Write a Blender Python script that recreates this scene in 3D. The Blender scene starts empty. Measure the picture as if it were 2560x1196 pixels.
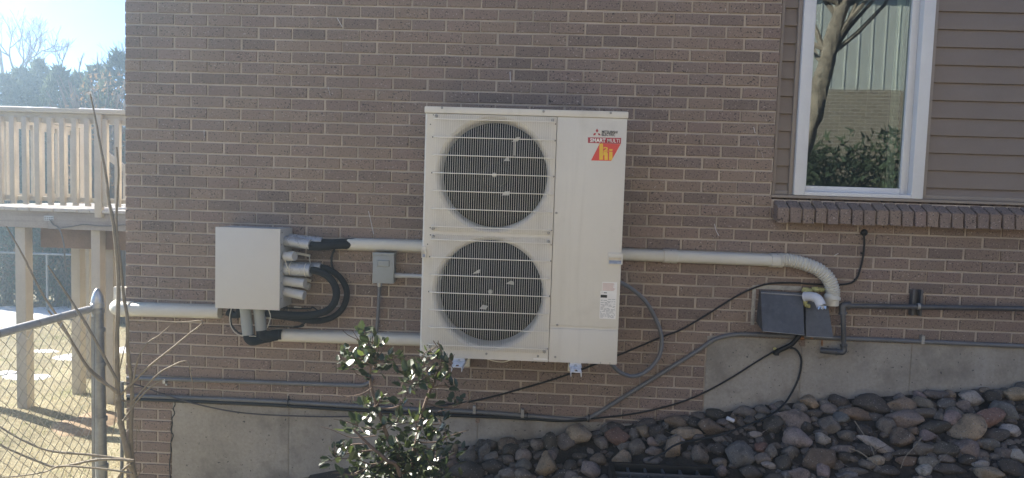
import bpy, bmesh, math, random
import numpy as np
from mathutils import Vector, Matrix, noise

rnd = random.Random(7)
sc = bpy.context.scene
COL = sc.collection
R = math.radians

# ------------------------------------------------------------------ camera, sky, sun, exposure
CAM = Vector((2.49306809, -4.0939912, 1.9431759))
FPX = 1750.419                      # focal length in pixels of a 2560 px wide frame
ROLL, PITCH, YAW = 0.0325893914, 0.0646370001, -0.0407503015
_f = Vector((math.sin(YAW)*math.cos(PITCH), math.cos(YAW)*math.cos(PITCH), -math.sin(PITCH)))
_r0 = Vector((math.cos(YAW), -math.sin(YAW), 0)); _u0 = _r0.cross(_f)
_r = math.cos(ROLL)*_r0 + math.sin(ROLL)*_u0
_u = -math.sin(ROLL)*_r0 + math.cos(ROLL)*_u0
cam_d = bpy.data.cameras.new('camera'); cam = bpy.data.objects.new('camera', cam_d); COL.objects.link(cam)
cam_d.sensor_width = 36.0; cam_d.lens = 36.0*FPX/2560.0; cam_d.clip_start = 0.05; cam_d.clip_end = 2000
cam.matrix_world = Matrix(((_r.x, _u.x, -_f.x, CAM.x), (_r.y, _u.y, -_f.y, CAM.y), (_r.z, _u.z, -_f.z, CAM.z), (0, 0, 0, 1)))
sc.camera = cam

SUN_AZ, SUN_EL = R(24), R(31)       # the sun stands to the left, 24 deg behind the plane of the wall
to_sun = Vector((-math.cos(SUN_AZ)*math.cos(SUN_EL), math.sin(SUN_AZ)*math.cos(SUN_EL), math.sin(SUN_EL)))
world = bpy.data.worlds.new('World'); sc.world = world; world.use_nodes = True
wn = world.node_tree; wn.nodes.clear()
sky = wn.nodes.new('ShaderNodeTexSky'); sky.sky_type = 'NISHITA'; sky.sun_disc = False
sky.sun_elevation = SUN_EL; sky.sun_rotation = math.atan2(to_sun.x, to_sun.y)
sky.altitude = 3000; sky.air_density = 0.7; sky.dust_density = 0.1; sky.ozone_density = 3.0
bg = wn.nodes.new('ShaderNodeBackground'); bg.inputs['Strength'].default_value = 0.083
wo = wn.nodes.new('ShaderNodeOutputWorld')
wn.links.new(sky.outputs[0], bg.inputs[0]); wn.links.new(bg.outputs[0], wo.inputs[0])
sun_d = bpy.data.lights.new('sun', 'SUN'); sun = bpy.data.objects.new('sun', sun_d); COL.objects.link(sun)
sun_d.energy = 4.5; sun_d.angle = R(0.53); sun_d.color = (1.0, 0.93, 0.82)
sun.rotation_euler = to_sun.to_track_quat('Z', 'Y').to_euler(); sun.location = to_sun*40
sc.view_settings.view_transform = 'Standard'; sc.view_settings.look = 'None'
sc.view_settings.gamma = 1.0; sc.view_settings.exposure = 1.97
sc.cycles.max_bounces = 8; sc.cycles.diffuse_bounces = 4; sc.cycles.transparent_max_bounces = 12
sc.cycles.use_denoising = True

def at(px, py, Y=0.0):
    """point of the plane y = Y that the photograph's pixel looks at (used only to read off real places)"""
    v = _f + _r*((px-1280.0)/FPX) - _u*((py-598.0)/FPX)
    return CAM + v*((Y-CAM.y)/v.y)
def project(P):
    d = Vector(P)-CAM; z = d.dot(_f)
    return 1280+FPX*d.dot(_r)/z, 598-FPX*d.dot(_u)/z

# ------------------------------------------------------------------ materials
def nd(nt, t, **kw):
    n = nt.nodes.new(t)
    for k, v in kw.items(): setattr(n, k, v)
    return n
def mat(name, base, rough=0.6, var=0.12, nscale=6.0, fine=0.1, fscale=90.0, bump=0.0, bscale=120.0, metal=0.0, spec=0.5,
        specks=(), tones=None, objcol=False, stain=None, streak=None, transl=0.0, coat=0.0):
    """Procedural principled material: broad + fine colour noise, specks [(colour, scale, threshold)], tones picked by the 'rnd' attribute."""
    m = bpy.data.materials.new(name); m.use_nodes = True; nt = m.node_tree; nt.nodes.clear()
    out = nd(nt, 'ShaderNodeOutputMaterial'); bs = nd(nt, 'ShaderNodeBsdfPrincipled')
    geo = nd(nt, 'ShaderNodeNewGeometry'); L = nt.links.new
    pos = geo.outputs['Position']
    def noise_fac(scale, detail=3.0, rough_=0.6, vec=None):
        n = nd(nt, 'ShaderNodeTexNoise'); n.inputs['Scale'].default_value = scale
        n.inputs['Detail'].default_value = detail; n.inputs['Roughness'].default_value = rough_
        L(vec if vec is not None else pos, n.inputs['Vector']); return n.outputs['Fac']
    def mixc(a, b, fac, mode='MIX'):
        x = nd(nt, 'ShaderNodeMix', data_type='RGBA', blend_type=mode, clamp_result=True)
        for s, v in ((x.inputs[0], fac), (x.inputs[6], a), (x.inputs[7], b)):
            if hasattr(v, 'is_linked'): L(v, s)
            else: s.default_value = v if isinstance(v, (int, float)) else tuple(v)+((1,) if len(v) == 3 else ())
        return x.outputs[2]
    def mr(x, a, b, c, d):
        n = nd(nt, 'ShaderNodeMapRange'); L(x, n.inputs[0])
        for i, v in enumerate((a, b, c, d)): n.inputs[i+1].default_value = v
        return n.outputs[0]
    if tones:
        a = nd(nt, 'ShaderNodeAttribute', attribute_name='rnd'); cr = nd(nt, 'ShaderNodeValToRGB')
        e = cr.color_ramp.elements
        while len(e) < len(tones): e.new(0.5)
        for i, t in enumerate(tones): e[i].position = i/(len(tones)-1); e[i].color = tuple(t)+(1,)
        L(a.outputs['Fac'], cr.inputs[0]); col = cr.outputs[0]
    elif objcol:
        oi = nd(nt, 'ShaderNodeObjectInfo'); col = oi.outputs['Color']
    else:
        rgb = nd(nt, 'ShaderNodeRGB'); rgb.outputs[0].default_value = tuple(base)+(1,); col = rgb.outputs[0]
    def scale_by(col, f):
        v = nd(nt, 'ShaderNodeVectorMath', operation='SCALE'); L(col, v.inputs[0]); L(f, v.inputs['Scale']); return v.outputs[0]
    if var: col = scale_by(col, mr(noise_fac(nscale), 0.3, 0.7, 1-var, 1+var))
    if fine: col = scale_by(col, mr(noise_fac(fscale, 4.0, 0.7), 0.3, 0.7, 1-fine, 1+fine))
    if streak:
        mp = nd(nt, 'ShaderNodeMapping'); mp.inputs['Scale'].default_value = streak[1]; L(pos, mp.inputs[0])
        col = mixc(col, streak[0], mr(noise_fac(1.0, 3.0, 0.6, mp.outputs[0]), streak[2], streak[2]+0.2, 0, streak[3]))
    if stain: col = mixc(col, stain[0], mr(noise_fac(stain[1], 5.0, 0.65), stain[2], stain[2]+0.15, 0, stain[3]))
    for c, s, th in specks:
        col = mixc(col, c, mr(noise_fac(s, 1.0, 0.5), th, th+0.03, 0, 1))
    L(col, bs.inputs['Base Color'])
    bs.inputs['Metallic'].default_value = metal; bs.inputs['Specular IOR Level'].default_value = spec
    bs.inputs['Coat Weight'].default_value = coat; bs.inputs['Coat Roughness'].default_value = 0.3
    L(mr(noise_fac(nscale*3), 0.3, 0.7, max(rough-0.08, 0.02), min(rough+0.08, 1)), bs.inputs['Roughness'])
    if bump:
        b = nd(nt, 'ShaderNodeBump'); b.inputs['Strength'].default_value = bump; b.inputs['Distance'].default_value = 0.004
        L(noise_fac(bscale, 4.0, 0.65), b.inputs['Height']); L(b.outputs[0], bs.inputs['Normal'])
    if transl:
        tr = nd(nt, 'ShaderNodeBsdfTranslucent'); L(scale_by(col, mr(noise_fac(3), 0, 1, 2.2, 2.2)), tr.inputs[0])
        mx = nd(nt, 'ShaderNodeMixShader'); mx.inputs[0].default_value = transl
        L(bs.outputs[0], mx.inputs[1]); L(tr.outputs[0], mx.inputs[2]); L(mx.outputs[0], out.inputs[0])
    else: L(bs.outputs[0], out.inputs[0])
    return m

M = {}
M['brick'] = mat('brick', (.3, .25, .2), 0.88, 0.09, 1.3, 0.16, 130, 0.5, 260, spec=0.25,
    tones=[(.200, .154, .130), (.238, .178, .148), (.266, .200, .162), (.282, .210, .165), (.25, .190, .162), (.294, .220, .172), (.268, .195, .164), (.286, .215, .168), (.25, .183, .155), (.225, .170, .143)],
    specks=[((.075, .058, .048), 105, .635), ((.45, .38, .33), 100, .685)], stain=((.34, .285, .245), 2.2, .58, .22))
M['mortar'] = mat('mortar', (.49, .415, .345), 0.95, 0.20, 2.5, 0.14, 160, 0.5, 240, spec=0.2)
M['concrete'] = mat('concrete', (.36, .325, .28), 0.92, 0.16, 2.2, 0.12, 60, 0.5, 60, spec=0.25,
    stain=((.20, .178, .15), 3.4, .50, .65), streak=((.42, .39, .36), (9, 9, .7), .56, .55), specks=[((.10, .09, .085), 38, .735), ((.12, .11, .10), 75, .745)])
M['siding'] = mat('siding', (.225, .18, .150), 0.55, 0.05, 3, 0.03, 60, 0.06, 140)
M['trim'] = mat('trim', (.29, .245, .21), 0.5, 0.05, 3, 0.03, 60)
M['vinyl'] = mat('white_vinyl', (.72, .72, .73), 0.38, 0.04, 4, 0.02, 50)
M['ac'] = mat('ivory_painted_steel', (.70, .65, .57), 0.42, 0.025, 2.5, 0.012, 60, 0.03, 300, stain=((.56, .51, .43), 4, .56, .45), streak=((.54, .49, .41), (16, 16, .9), .58, .35))
M['acwire'] = mat('ivory_coated_wire', (.80, .75, .66), 0.4, 0.04, 8, 0.02, 60)
M['box'] = mat('grey_white_steel', (.62, .585, .535), 0.42, 0.025, 2.5, 0.012, 60)
M['boxside'] = mat('grey_white_steel_side', (.55, .535, .51), 0.45, 0.03, 2.5, 0.02, 60)
M['black'] = mat('black_plastic', (.012, .012, .014), 0.5, 0.2, 10, 0.1, 90)
M['fan'] = mat('fan_black', (.012, .0125, .014), 0.6, 0.2, 6, 0.1, 90, spec=0.12)
M['coil'] = mat('coil_dark', (.014, .014, .015), 0.7, 0.3, 9, 0.2, 90, spec=0.1)
M['galv'] = mat('galvanised_steel', (.55, .56, .57), 0.38, 0.10, 14, 0.10, 80, metal=0.75, bump=0.05)
M['post'] = mat('weathered_galvanised', (.32, .325, .33), 0.45, 0.14, 9, 0.10, 80, metal=0.55, bump=0.08)
M['rail'] = mat('pale_galvanised_rail', (.46, .45, .43), 0.5, 0.12, 9, 0.10, 80, metal=0.25, bump=0.08)
M['wiremesh'] = mat('fence_wire', (.36, .345, .32), 0.42, 0.15, 12, 0.1, 80, metal=0.5)
M['foil'] = mat('grey_pvc', (.42, .43, .45), 0.28, 0.08, 8, 0.05, 80, metal=0.25)
M['pvc'] = mat('pale_grey_pvc', (.50, .49, .47), 0.4, 0.05, 8, 0.03, 80)
M['duct'] = mat('ivory_duct', (.66, .625, .54), 0.42, 0.04, 4, 0.02, 60, stain=((.5, .46, .38), 5, .62, .3))
M['foam'] = mat('black_foam', (.022, .023, .026), 0.8, 0.2, 14, 0.2, 120, 0.5, 160, spec=0.25)
M['elec'] = mat('grey_enamel', (.33, .345, .34), 0.42, 0.04, 4, 0.03, 60)
M['conduit'] = mat('grey_conduit', (.165, .163, .165), 0.45, 0.15, 7, 0.1, 80, spec=0.5)
M['steelpipe'] = mat('dark_steel_pipe', (.115, .113, .115), 0.5, 0.25, 8, 0.15, 80, metal=0.35, stain=((.2, .12, .07), 12, .66, .4))
M['cable'] = mat('black_cable', (.014, .014, .015), 0.55, 0.2, 10, 0.1, 80)
M['cable2'] = mat('purple_grey_cable', (.07, .06, .065), 0.6, 0.2, 10, 0.1, 80)
M['flex'] = mat('grey_flex_conduit', (.165, .168, .18), 0.42, 0.08, 10, 0.05, 80)
M['hood'] = mat('dark_blue_grey_metal', (.105, .108, .118), 0.42, 0.22, 9, 0.12, 40, metal=0.3, bump=0.12, bscale=25, stain=((.16, .165, .18), 10, .60, .5))
M['flange'] = mat('bare_metal', (.36, .345, .32), 0.45, 0.2, 18, 0.15, 90, metal=0.2)
M['yfoam'] = mat('yellow_foam', (.55, .52, .22), 0.8, 0.25, 25, 0.2, 90, 0.7, 70)
M['white'] = mat('white_pvc', (.72, .72, .74), 0.35, 0.05, 10, 0.03, 60)
M['foilblue'] = mat('silver_foil', (.46, .50, .58), 0.3, 0.15, 20, 0.1, 60, metal=0.5)
M['copper'] = mat('rusty_copper', (.30, .14, .06), 0.6, 0.35, 30, 0.2, 90)
M['rock'] = mat('river_rock', (.2, .2, .2), 0.82, 0.22, 16, 0.25, 110, 0.5, 60, spec=0.3, objcol=True,
    stain=((.045, .04, .036), 20, .55, .65), specks=[((.36, .33, .30), 120, .69), ((.04, .035, .032), 130, .70)])
M['soil'] = mat('dark_soil', (.058, .047, .039), 0.95, 0.25, 12, 0.35, 90, 0.9, 70, spec=0.2)
M['lawn'] = mat('dry_lawn', (.27, .235, .15), 0.95, 0.25, 2.0, 0.35, 45, 0.8, 60, spec=0.15, stain=((.13, .15, .05), 2.6, .55, .55))
M['blade'] = mat('grass_blade', (.4, .33, .18), 0.8, 0.15, 3, 0.1, 60, spec=0.2, tones=[(.40, .345, .22), (.34, .29, .175), (.44, .39, .27), (.28, .24, .135), (.14, .17, .065)], transl=0.25)
M['orange'] = mat('orange_soil', (.34, .25, .165), 0.95, 0.2, 9, 0.3, 60, 0.9, 50, spec=0.15)
M['snow'] = mat('snow', (.86, .87, .89), 0.7, 0.03, 5, 0.03, 60, 0.5, 35)
M['deckpaint'] = mat('cream_painted_wood', (.50, .455, .38), 0.65, 0.08, 5, 0.06, 70, 0.25, 90, stain=((.45, .40, .33), 6, .60, .5))
M['deckgrey'] = mat('weathered_beam', (.34, .31, .29), 0.8, 0.15, 4, 0.12, 70, 0.4, 60, streak=((.20, .18, .165), (1.2, 1.2, 25), .52, .5))
M['deckbrown'] = mat('brown_timber', (.24, .165, .12), 0.8, 0.18, 4, 0.12, 70, 0.4, 60)
M['board'] = mat('deck_board', (.50, .48, .45), 0.75, 0.12, 4, 0.1, 70, 0.3, 60)
M['bark'] = mat('pale_twig_bark', (.27, .22, .155), 0.75, 0.18, 14, 0.12, 90, 0.3, 90, stain=((.42, .38, .30), 16, .58, .6))
M['barkdark'] = mat('brown_stem', (.15, .105, .08), 0.8, 0.25, 20, 0.2, 90, 0.5, 90)
M['trunk'] = mat('rough_tree_bark', (.30, .25, .20), 0.9, 0.3, 9, 0.3, 40, 1.0, 30, stain=((.07, .055, .045), 14, .52, .8))
M['farbark'] = mat('grey_branch', (.16, .135, .12), 0.85, 0.2, 3, 0.1, 50)
M['leaf'] = mat('glossy_leaf', (.04, .08, .02), 0.42, 0.2, 9, 0.08, 90, spec=0.8, tones=[(.024, .038, .016), (.034, .050, .019), (.030, .045, .019), (.052, .070, .024), (.11, .145, .035)], transl=0.2, coat=0.22)
M['juniper'] = mat('juniper_foliage', (.06, .09, .05), 0.8, 0.3, 1.2, 0.2, 12, spec=0.2, tones=[(.045, .065, .042), (.065, .09, .055), (.09, .115, .062), (.13, .14, .075)], transl=0.15)
M['dryleaf'] = mat('dry_leaves', (.2, .13, .07), 0.85, 0.3, 2, 0.2, 20, spec=0.2, tones=[(.10, .08, .065), (.16, .12, .085), (.24, .165, .095), (.32, .21, .10)], transl=0.15)
M['red'] = mat('red_print', (.62, .05, .055), 0.4, 0.03, 10, 0.02, 60)
M['redlight'] = mat('light_red_print', (.72, .075, .06), 0.4, 0.05, 10, 0.02, 60)
M['redmark'] = mat('red_mark', (.42, .035, .05), 0.4, 0.03, 10, 0.02, 60)
M['ink'] = mat('black_ink', (.02, .02, .02), 0.5, 0.05, 10, 0.02, 60)
M['greyink'] = mat('grey_ink', (.30, .29, .28), 0.6, 0.1, 40, 0.05, 90)
M['redink'] = mat('pale_red_ink', (.52, .25, .20), 0.6, 0.1, 40, 0.05, 90)
M['yellow'] = mat('yellow_print', (.83, .50, .05), 0.4, 0.05, 20, 0.02, 60)
M['paper'] = mat('label_paper', (.86, .82, .77), 0.55, 0.03, 10, 0.02, 60)
M['nsiding'] = mat('pale_board_siding', (.66, .67, .62), 0.6, 0.05, 2, 0.03, 40)
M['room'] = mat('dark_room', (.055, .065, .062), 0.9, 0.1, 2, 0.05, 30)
M['curtain'] = mat('pale_curtain', (.45, .50, .46), 0.9, 0.05, 4, 0.05, 40)
M['screw'] = mat('screw_steel', (.33, .32, .30), 0.4, 0.1, 40, 0.05, 90, metal=0.5)
M['roof'] = mat('roof_shingle', (.10, .09, .085), 0.9, 0.2, 5, 0.2, 60)

def pane_mat():
    m = bpy.data.materials.new('window_glass'); m.use_nodes = True; nt = m.node_tree; nt.nodes.clear(); L = nt.links.new
    out = nd(nt, 'ShaderNodeOutputMaterial'); g = nd(nt, 'ShaderNodeBsdfGlossy'); t = nd(nt, 'ShaderNodeBsdfTransparent')
    g.inputs['Roughness'].default_value = 0.004; g.inputs['Color'].default_value = (.86, .97, .93, 1)
    t.inputs['Color'].default_value = (.62, .72, .68, 1)
    fr = nd(nt, 'ShaderNodeFresnel'); fr.inputs['IOR'].default_value = 1.52
    mul = nd(nt, 'ShaderNodeMath', operation='MULTIPLY_ADD'); mul.inputs[1].default_value = 1.9; mul.inputs[2].default_value = 0.11
    geo = nd(nt, 'ShaderNodeNewGeometry'); n = nd(nt, 'ShaderNodeTexNoise'); n.inputs['Scale'].default_value = 2.4; n.inputs['Detail'].default_value = 1
    L(geo.outputs['Position'], n.inputs['Vector'])
    b = nd(nt, 'ShaderNodeBump'); b.inputs['Strength'].default_value = 0.05; b.inputs['Distance'].default_value = 0.006
    L(n.outputs['Fac'], b.inputs['Height']); L(b.outputs[0], g.inputs['Normal'])
    mx = nd(nt, 'ShaderNodeMixShader'); L(fr.outputs[0], mul.inputs[0]); L(mul.outputs[0], mx.inputs[0])
    L(t.outputs[0], mx.inputs[1]); L(g.outputs[0], mx.inputs[2])
    df = nd(nt, 'ShaderNodeBsdfDiffuse'); df.inputs['Color'].default_value = (.55, .62, .60, 1); m2 = nd(nt, 'ShaderNodeMixShader'); m2.inputs[0].default_value = 0.03
    L(mx.outputs[0], m2.inputs[1]); L(df.outputs[0], m2.inputs[2]); L(m2.outputs[0], out.inputs[0]); return m
M['pane'] = pane_mat()
def nbrick_mat():
    m = mat('far_brick', (.3, .25, .2), 0.9, 0.1, 2, 0.1, 40); nt = m.node_tree
    bs = [n for n in nt.nodes if n.type == 'BSDF_PRINCIPLED'][0]; geo = nd(nt, 'ShaderNodeNewGeometry')
    mp = nd(nt, 'ShaderNodeMapping'); mp.inputs['Rotation'].default_value = (math.pi/2, 0, 0)
    b = nd(nt, 'ShaderNodeTexBrick'); b.inputs['Scale'].default_value = 1.0
    b.inputs['Brick Width'].default_value = .203; b.inputs['Row Height'].default_value = .068; b.inputs['Mortar Size'].default_value = .006
    b.inputs['Color1'].default_value = (.42, .34, .25, 1); b.inputs['Color2'].default_value = (.33, .26, .20, 1); b.inputs['Mortar'].default_value = (.62, .57, .48, 1)
    nt.links.new(geo.outputs['Position'], mp.inputs[0]); nt.links.new(mp.outputs[0], b.inputs['Vector']); nt.links.new(b.outputs[0], bs.inputs['Base Color'])
    return m
M['nbrick'] = nbrick_mat()

# ------------------------------------------------------------------ building helpers
def origin(o):
    p = Vector((0, 0, 0))
    while o is not None: p = p + o.location; o = o.parent
    return p
class MB:
    """collects shapes given in world coordinates; build() links them as one mesh object"""
    def __init__(s): s.v, s.f, s.a = [], [], []
    def add(s, vs, fs, a=0.0):
        n = len(s.v); s.v += [tuple(v) for v in vs]; s.f += [tuple(i+n for i in f) for f in fs]; s.a += [a]*len(fs); return s
    def box(s, x0, x1, y0, y1, z0, z1, bev=0.0, a=0.0):
        if bev <= 0:
            vs = [(x0,y0,z0),(x1,y0,z0),(x1,y1,z0),(x0,y1,z0),(x0,y0,z1),(x1,y0,z1),(x1,y1,z1),(x0,y1,z1)]
            return s.add(vs, [(0,3,2,1),(4,5,6,7),(0,1,5,4),(1,2,6,5),(2,3,7,6),(3,0,4,7)], a)
        bm = bmesh.new(); bmesh.ops.create_cube(bm, size=1)
        for v in bm.verts: v.co = Vector(((x0+x1)/2+v.co.x*(x1-x0), (y0+y1)/2+v.co.y*(y1-y0), (z0+z1)/2+v.co.z*(z1-z0)))
        bmesh.ops.bevel(bm, geom=bm.edges[:], offset=bev, segments=2, profile=0.6, affect='EDGES')
        return s.bm(bm, a)
    def bm(s, bm, a=0.0):
        bm.verts.index_update(); s.add([v.co.copy() for v in bm.verts], [[v.index for v in f.verts] for f in bm.faces], a); bm.free(); return s
    def hexa(s, p, a=0.0):          # 8 corners: bottom ring 0-3, top ring 4-7
        return s.add(p, [(0,3,2,1),(4,5,6,7),(0,1,5,4),(1,2,6,5),(2,3,7,6),(3,0,4,7)], a)
    def tube(s, pts, r, seg=8, caps=True, a=0.0):
        pts = [Vector(p) for p in pts]; n = len(pts); rs = r if isinstance(r, (list, tuple)) else [r]*n
        prev = None; rings = []
        for i, p in enumerate(pts):
            t = (pts[min(i+1, n-1)]-pts[max(i-1, 0)])
            if t.length < 1e-9: t = Vector((0, 0, 1))
            t.normalize()
            if prev is None:
                ax = Vector((0, 0, 1)) if abs(t.z) < 0.9 else Vector((1, 0, 0)); q = t.cross(ax).normalized()
            else:
                q = prev-t*prev.dot(t)
                q = q.normalized() if q.length > 1e-6 else t.orthogonal().normalized()
            prev = q; b = t.cross(q)
            rings.append([p+(q*math.cos(k*2*math.pi/seg)+b*math.sin(k*2*math.pi/seg))*rs[i] for k in range(seg)])
        vs = [v for rg in rings for v in rg]
        fs = [(i*seg+k, i*seg+(k+1) % seg, (i+1)*seg+(k+1) % seg, (i+1)*seg+k) for i in range(n-1) for k in range(seg)]
        if caps: fs += [tuple(range(seg))[::-1], tuple((n-1)*seg+k for k in range(seg))]
        return s.add(vs, fs, a)
    def lathe(s, prof, c, axis='y', seg=40, a=0.0):   # prof: (radius, offset along axis)
        vs, fs = [], []
        for r, h in prof:
            for k in range(seg):
                ang = 2*math.pi*k/seg; p, q = r*math.cos(ang), r*math.sin(ang)
                vs.append({'y': (c[0]+p, c[1]+h, c[2]+q), 'z': (c[0]+p, c[1]+q, c[2]+h), 'x': (c[0]+h, c[1]+p, c[2]+q)}[axis])
        for i in range(len(prof)-1):
            for k in range(seg): fs.append((i*seg+k, i*seg+(k+1) % seg, (i+1)*seg+(k+1) % seg, (i+1)*seg+k))
        return s.add(vs, fs, a)
    def prism(s, poly, y0, y1, a=0.0):                # poly of (x, z), extruded between y0 (front) and y1
        n = len(poly); vs = [(x, y0, z) for x, z in poly]+[(x, y1, z) for x, z in poly]
        fs = [tuple(range(n)), tuple(range(2*n-1, n-1, -1))]+[(i, (i+1) % n, n+(i+1) % n, n+i) for i in range(n)]
        return s.add(vs, fs, a)
    def build(s, name, m, parent=None, smooth=True, angle=35, attr=False):
        me = bpy.data.meshes.new(name); o0 = origin(parent) if parent else Vector((0, 0, 0))
        me.from_pydata([(v[0]-o0.x, v[1]-o0.y, v[2]-o0.z) for v in s.v], [], s.f)
        me.materials.append(M[m] if isinstance(m, str) else m)
        if attr:
            at_ = me.attributes.new('rnd', 'FLOAT', 'FACE'); at_.data.foreach_set('value', s.a)
        if smooth:
            me.polygons.foreach_set('use_smooth', [True]*len(me.polygons)); me.set_sharp_from_angle(angle=R(angle))
        me.update()
        o = bpy.data.objects.new(name, me); COL.objects.link(o)
        if parent: o.parent = parent
        return o
def tag(o, label=None, cat=None, group=None, kind=None):
    if label: o['label'] = label
    if cat: o['category'] = cat
    if group: o['group'] = group
    if kind: o['kind'] = kind
    return o
def thing(name, label, cat, loc=(0, 0, 0), group=None):
    o = bpy.data.objects.new(name, None); o.empty_display_size = 0.1; COL.objects.link(o); o.location = loc
    return tag(o, label, cat, group)
def piece(name, me, parent, loc, rot=(0, 0, 0), scale=(1, 1, 1)):   # a small part that shares its mesh data with others
    o = bpy.data.objects.new(name, me); COL.objects.link(o); o.location = Vector(loc)-(origin(parent) if parent else Vector((0, 0, 0)))
    o.rotation_euler = rot; o.scale = scale
    if parent: o.parent = parent
    return o
def smooth_path(pts, n=6):
    pts = [Vector(p) for p in pts]
    if len(pts) < 3: return pts
    q = [pts[0]*2-pts[1]]+pts+[pts[-1]*2-pts[-2]]; out = []
    for i in range(1, len(q)-2):
        for k in range(n):
            t = k/n; a, b, c, d = q[i-1], q[i], q[i+1], q[i+2]
            out.append(0.5*((2*b)+(c-a)*t+(2*a-5*b+4*c-d)*t*t+(3*b-a-3*c+d)*t**3))
    return out+[pts[-1]]
def pxpath(pts, Y=0.0, n=6):        # pixels (px, py[, Y]) read off the photograph -> smooth world path
    return smooth_path([at(p[0], p[1], p[2] if len(p) > 2 else Y) for p in pts], n)
def screw(parent, p, r=0.005, m='screw'):
    return MB().lathe([(0, -.003), (r*.7, -.003), (r, -.001), (r, .002)], p, 'y', 10).build('screw', m, parent)
def text_mesh(s, name, size, m, parent, loc, sx=1.0, bold=0.0):
    cu = bpy.data.curves.new(name, 'FONT'); cu.body = s; cu.size = size; cu.offset = bold; cu.fill_mode = 'FRONT'; cu.resolution_u = 3
    t = bpy.data.objects.new(name, cu); COL.objects.link(t); bpy.context.view_layer.update()
    me = bpy.data.meshes.new_from_object(t); bpy.data.objects.remove(t); bpy.data.curves.remove(cu)
    me.materials.clear(); me.materials.append(M[m])
    w = max(v.co.x for v in me.vertices)-min(v.co.x for v in me.vertices)
    o = bpy.data.objects.new(name, me); COL.objects.link(o); o.location = Vector(loc)-origin(parent); o.parent = parent
    o.rotation_euler = (math.pi/2, 0, 0); o.scale = (sx/w if sx != 1.0 else 1, 1, 1); return o

# ------------------------------------------------------------------ terrain
def lerp(x, pts):
    if x <= pts[0][0]: return pts[0][1]
    for (a, b), (c, d) in zip(pts, pts[1:]):
        if x <= c: return b+(d-b)*(x-a)/(c-a)
    return pts[-1][1]
ZW = [(-1.2, -.25), (0.0, -.08), (1.0, .16), (2.0, .40), (2.65, .52), (3.1, .60), (3.9, .76), (4.3, .81), (5.3, .92), (7.0, 1.0), (30, 1.1)]
def hgt(x, y):
    if y > 0 or x < -1.2:
        b = lerp(x, ZW) if x < 0 else lerp(0, ZW)
        return b - (0.068*max(y-2.2, 0) if y < 14 else 0.068*11.8) + 0.02*noise.noise((x*.8, y*.8, 0))
    zw = lerp(x, ZW); drop = lerp(x, [(0, .05), (1.5, .16), (2.6, .26), (4, .30), (6, .30)])
    d = -y
    z = zw-drop*min(d/.62, 1.0)
    if d > .62: z += (lerp(x, [(-1, -.25), (1.5, .18), (4, .38), (8, .5)])-z)*min((d-.62)/2.2, 1.0)
    return z+0.012*noise.noise((x*1.7, y*1.7, 3))
def sheet(name, xs, ys, m, dz=0.0):
    b = MB(); nx = len(xs)
    b.v = [(x, y, hgt(x, y)+dz) for y in ys for x in xs]
    b.f = [(j*nx+i, j*nx+i+1, (j+1)*nx+i+1, (j+1)*nx+i) for j in range(len(ys)-1) for i in range(nx-1)]; b.a = [0]*len(b.f)
    return tag(b.build(name, m, None, angle=180), kind='structure')
def axis(*segs):
    out = []
    for a, b, n in segs: out += [a+(b-a)*i/n for i in range(n)]
    return out+[segs[-1][1]]
ground = sheet('ground', axis((-400, -20, 10), (-20, -6, 10), (-6, 6, 60), (6, 20, 12), (20, 400, 10)), axis((-400, -20, 10), (-20, -6, 12), (-6, 8, 70), (8, 14, 8), (14, 30, 6), (30, 400, 8)), 'lawn')
soil = sheet('rock_bed_soil', axis((1.15, 7.2, 70)), axis((-1.75, -0.012, 24)), 'soil', 0.012)

# ------------------------------------------------------------------ the house
H, BL = 0.0677, 0.200546
def zc(k): return 3.0-k*H                        # top joint of course k
house = thing('brick_house', 'brown brick house wall with a sided bay and white-framed window', 'house', (0, 0, -0.3))
XR = 3.812                                       # right edge of the full-height brick
WX0, WX1, WZ0, WZ1 = 3.935, 4.662, 1.9885, 3.75    # window opening
HX1, HY1, HZ1 = 9.0, 7.5, 4.6
mw = MB()
mw.box(0.006, XR-.002, .0055, .12, -.6, HZ1)  .box(XR-.002, HX1, .0055, .12, -.6, 1.96)
mw.box(.008, .12, .12, HY1, -.6, HZ1).box(.12, HX1, HY1-.12, HY1, -.6, HZ1).box(HX1-.12, HX1, .12, HY1-.12, -.6, HZ1)
wall = mw.build('brick_wall', 'mortar', house, smooth=False)

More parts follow.
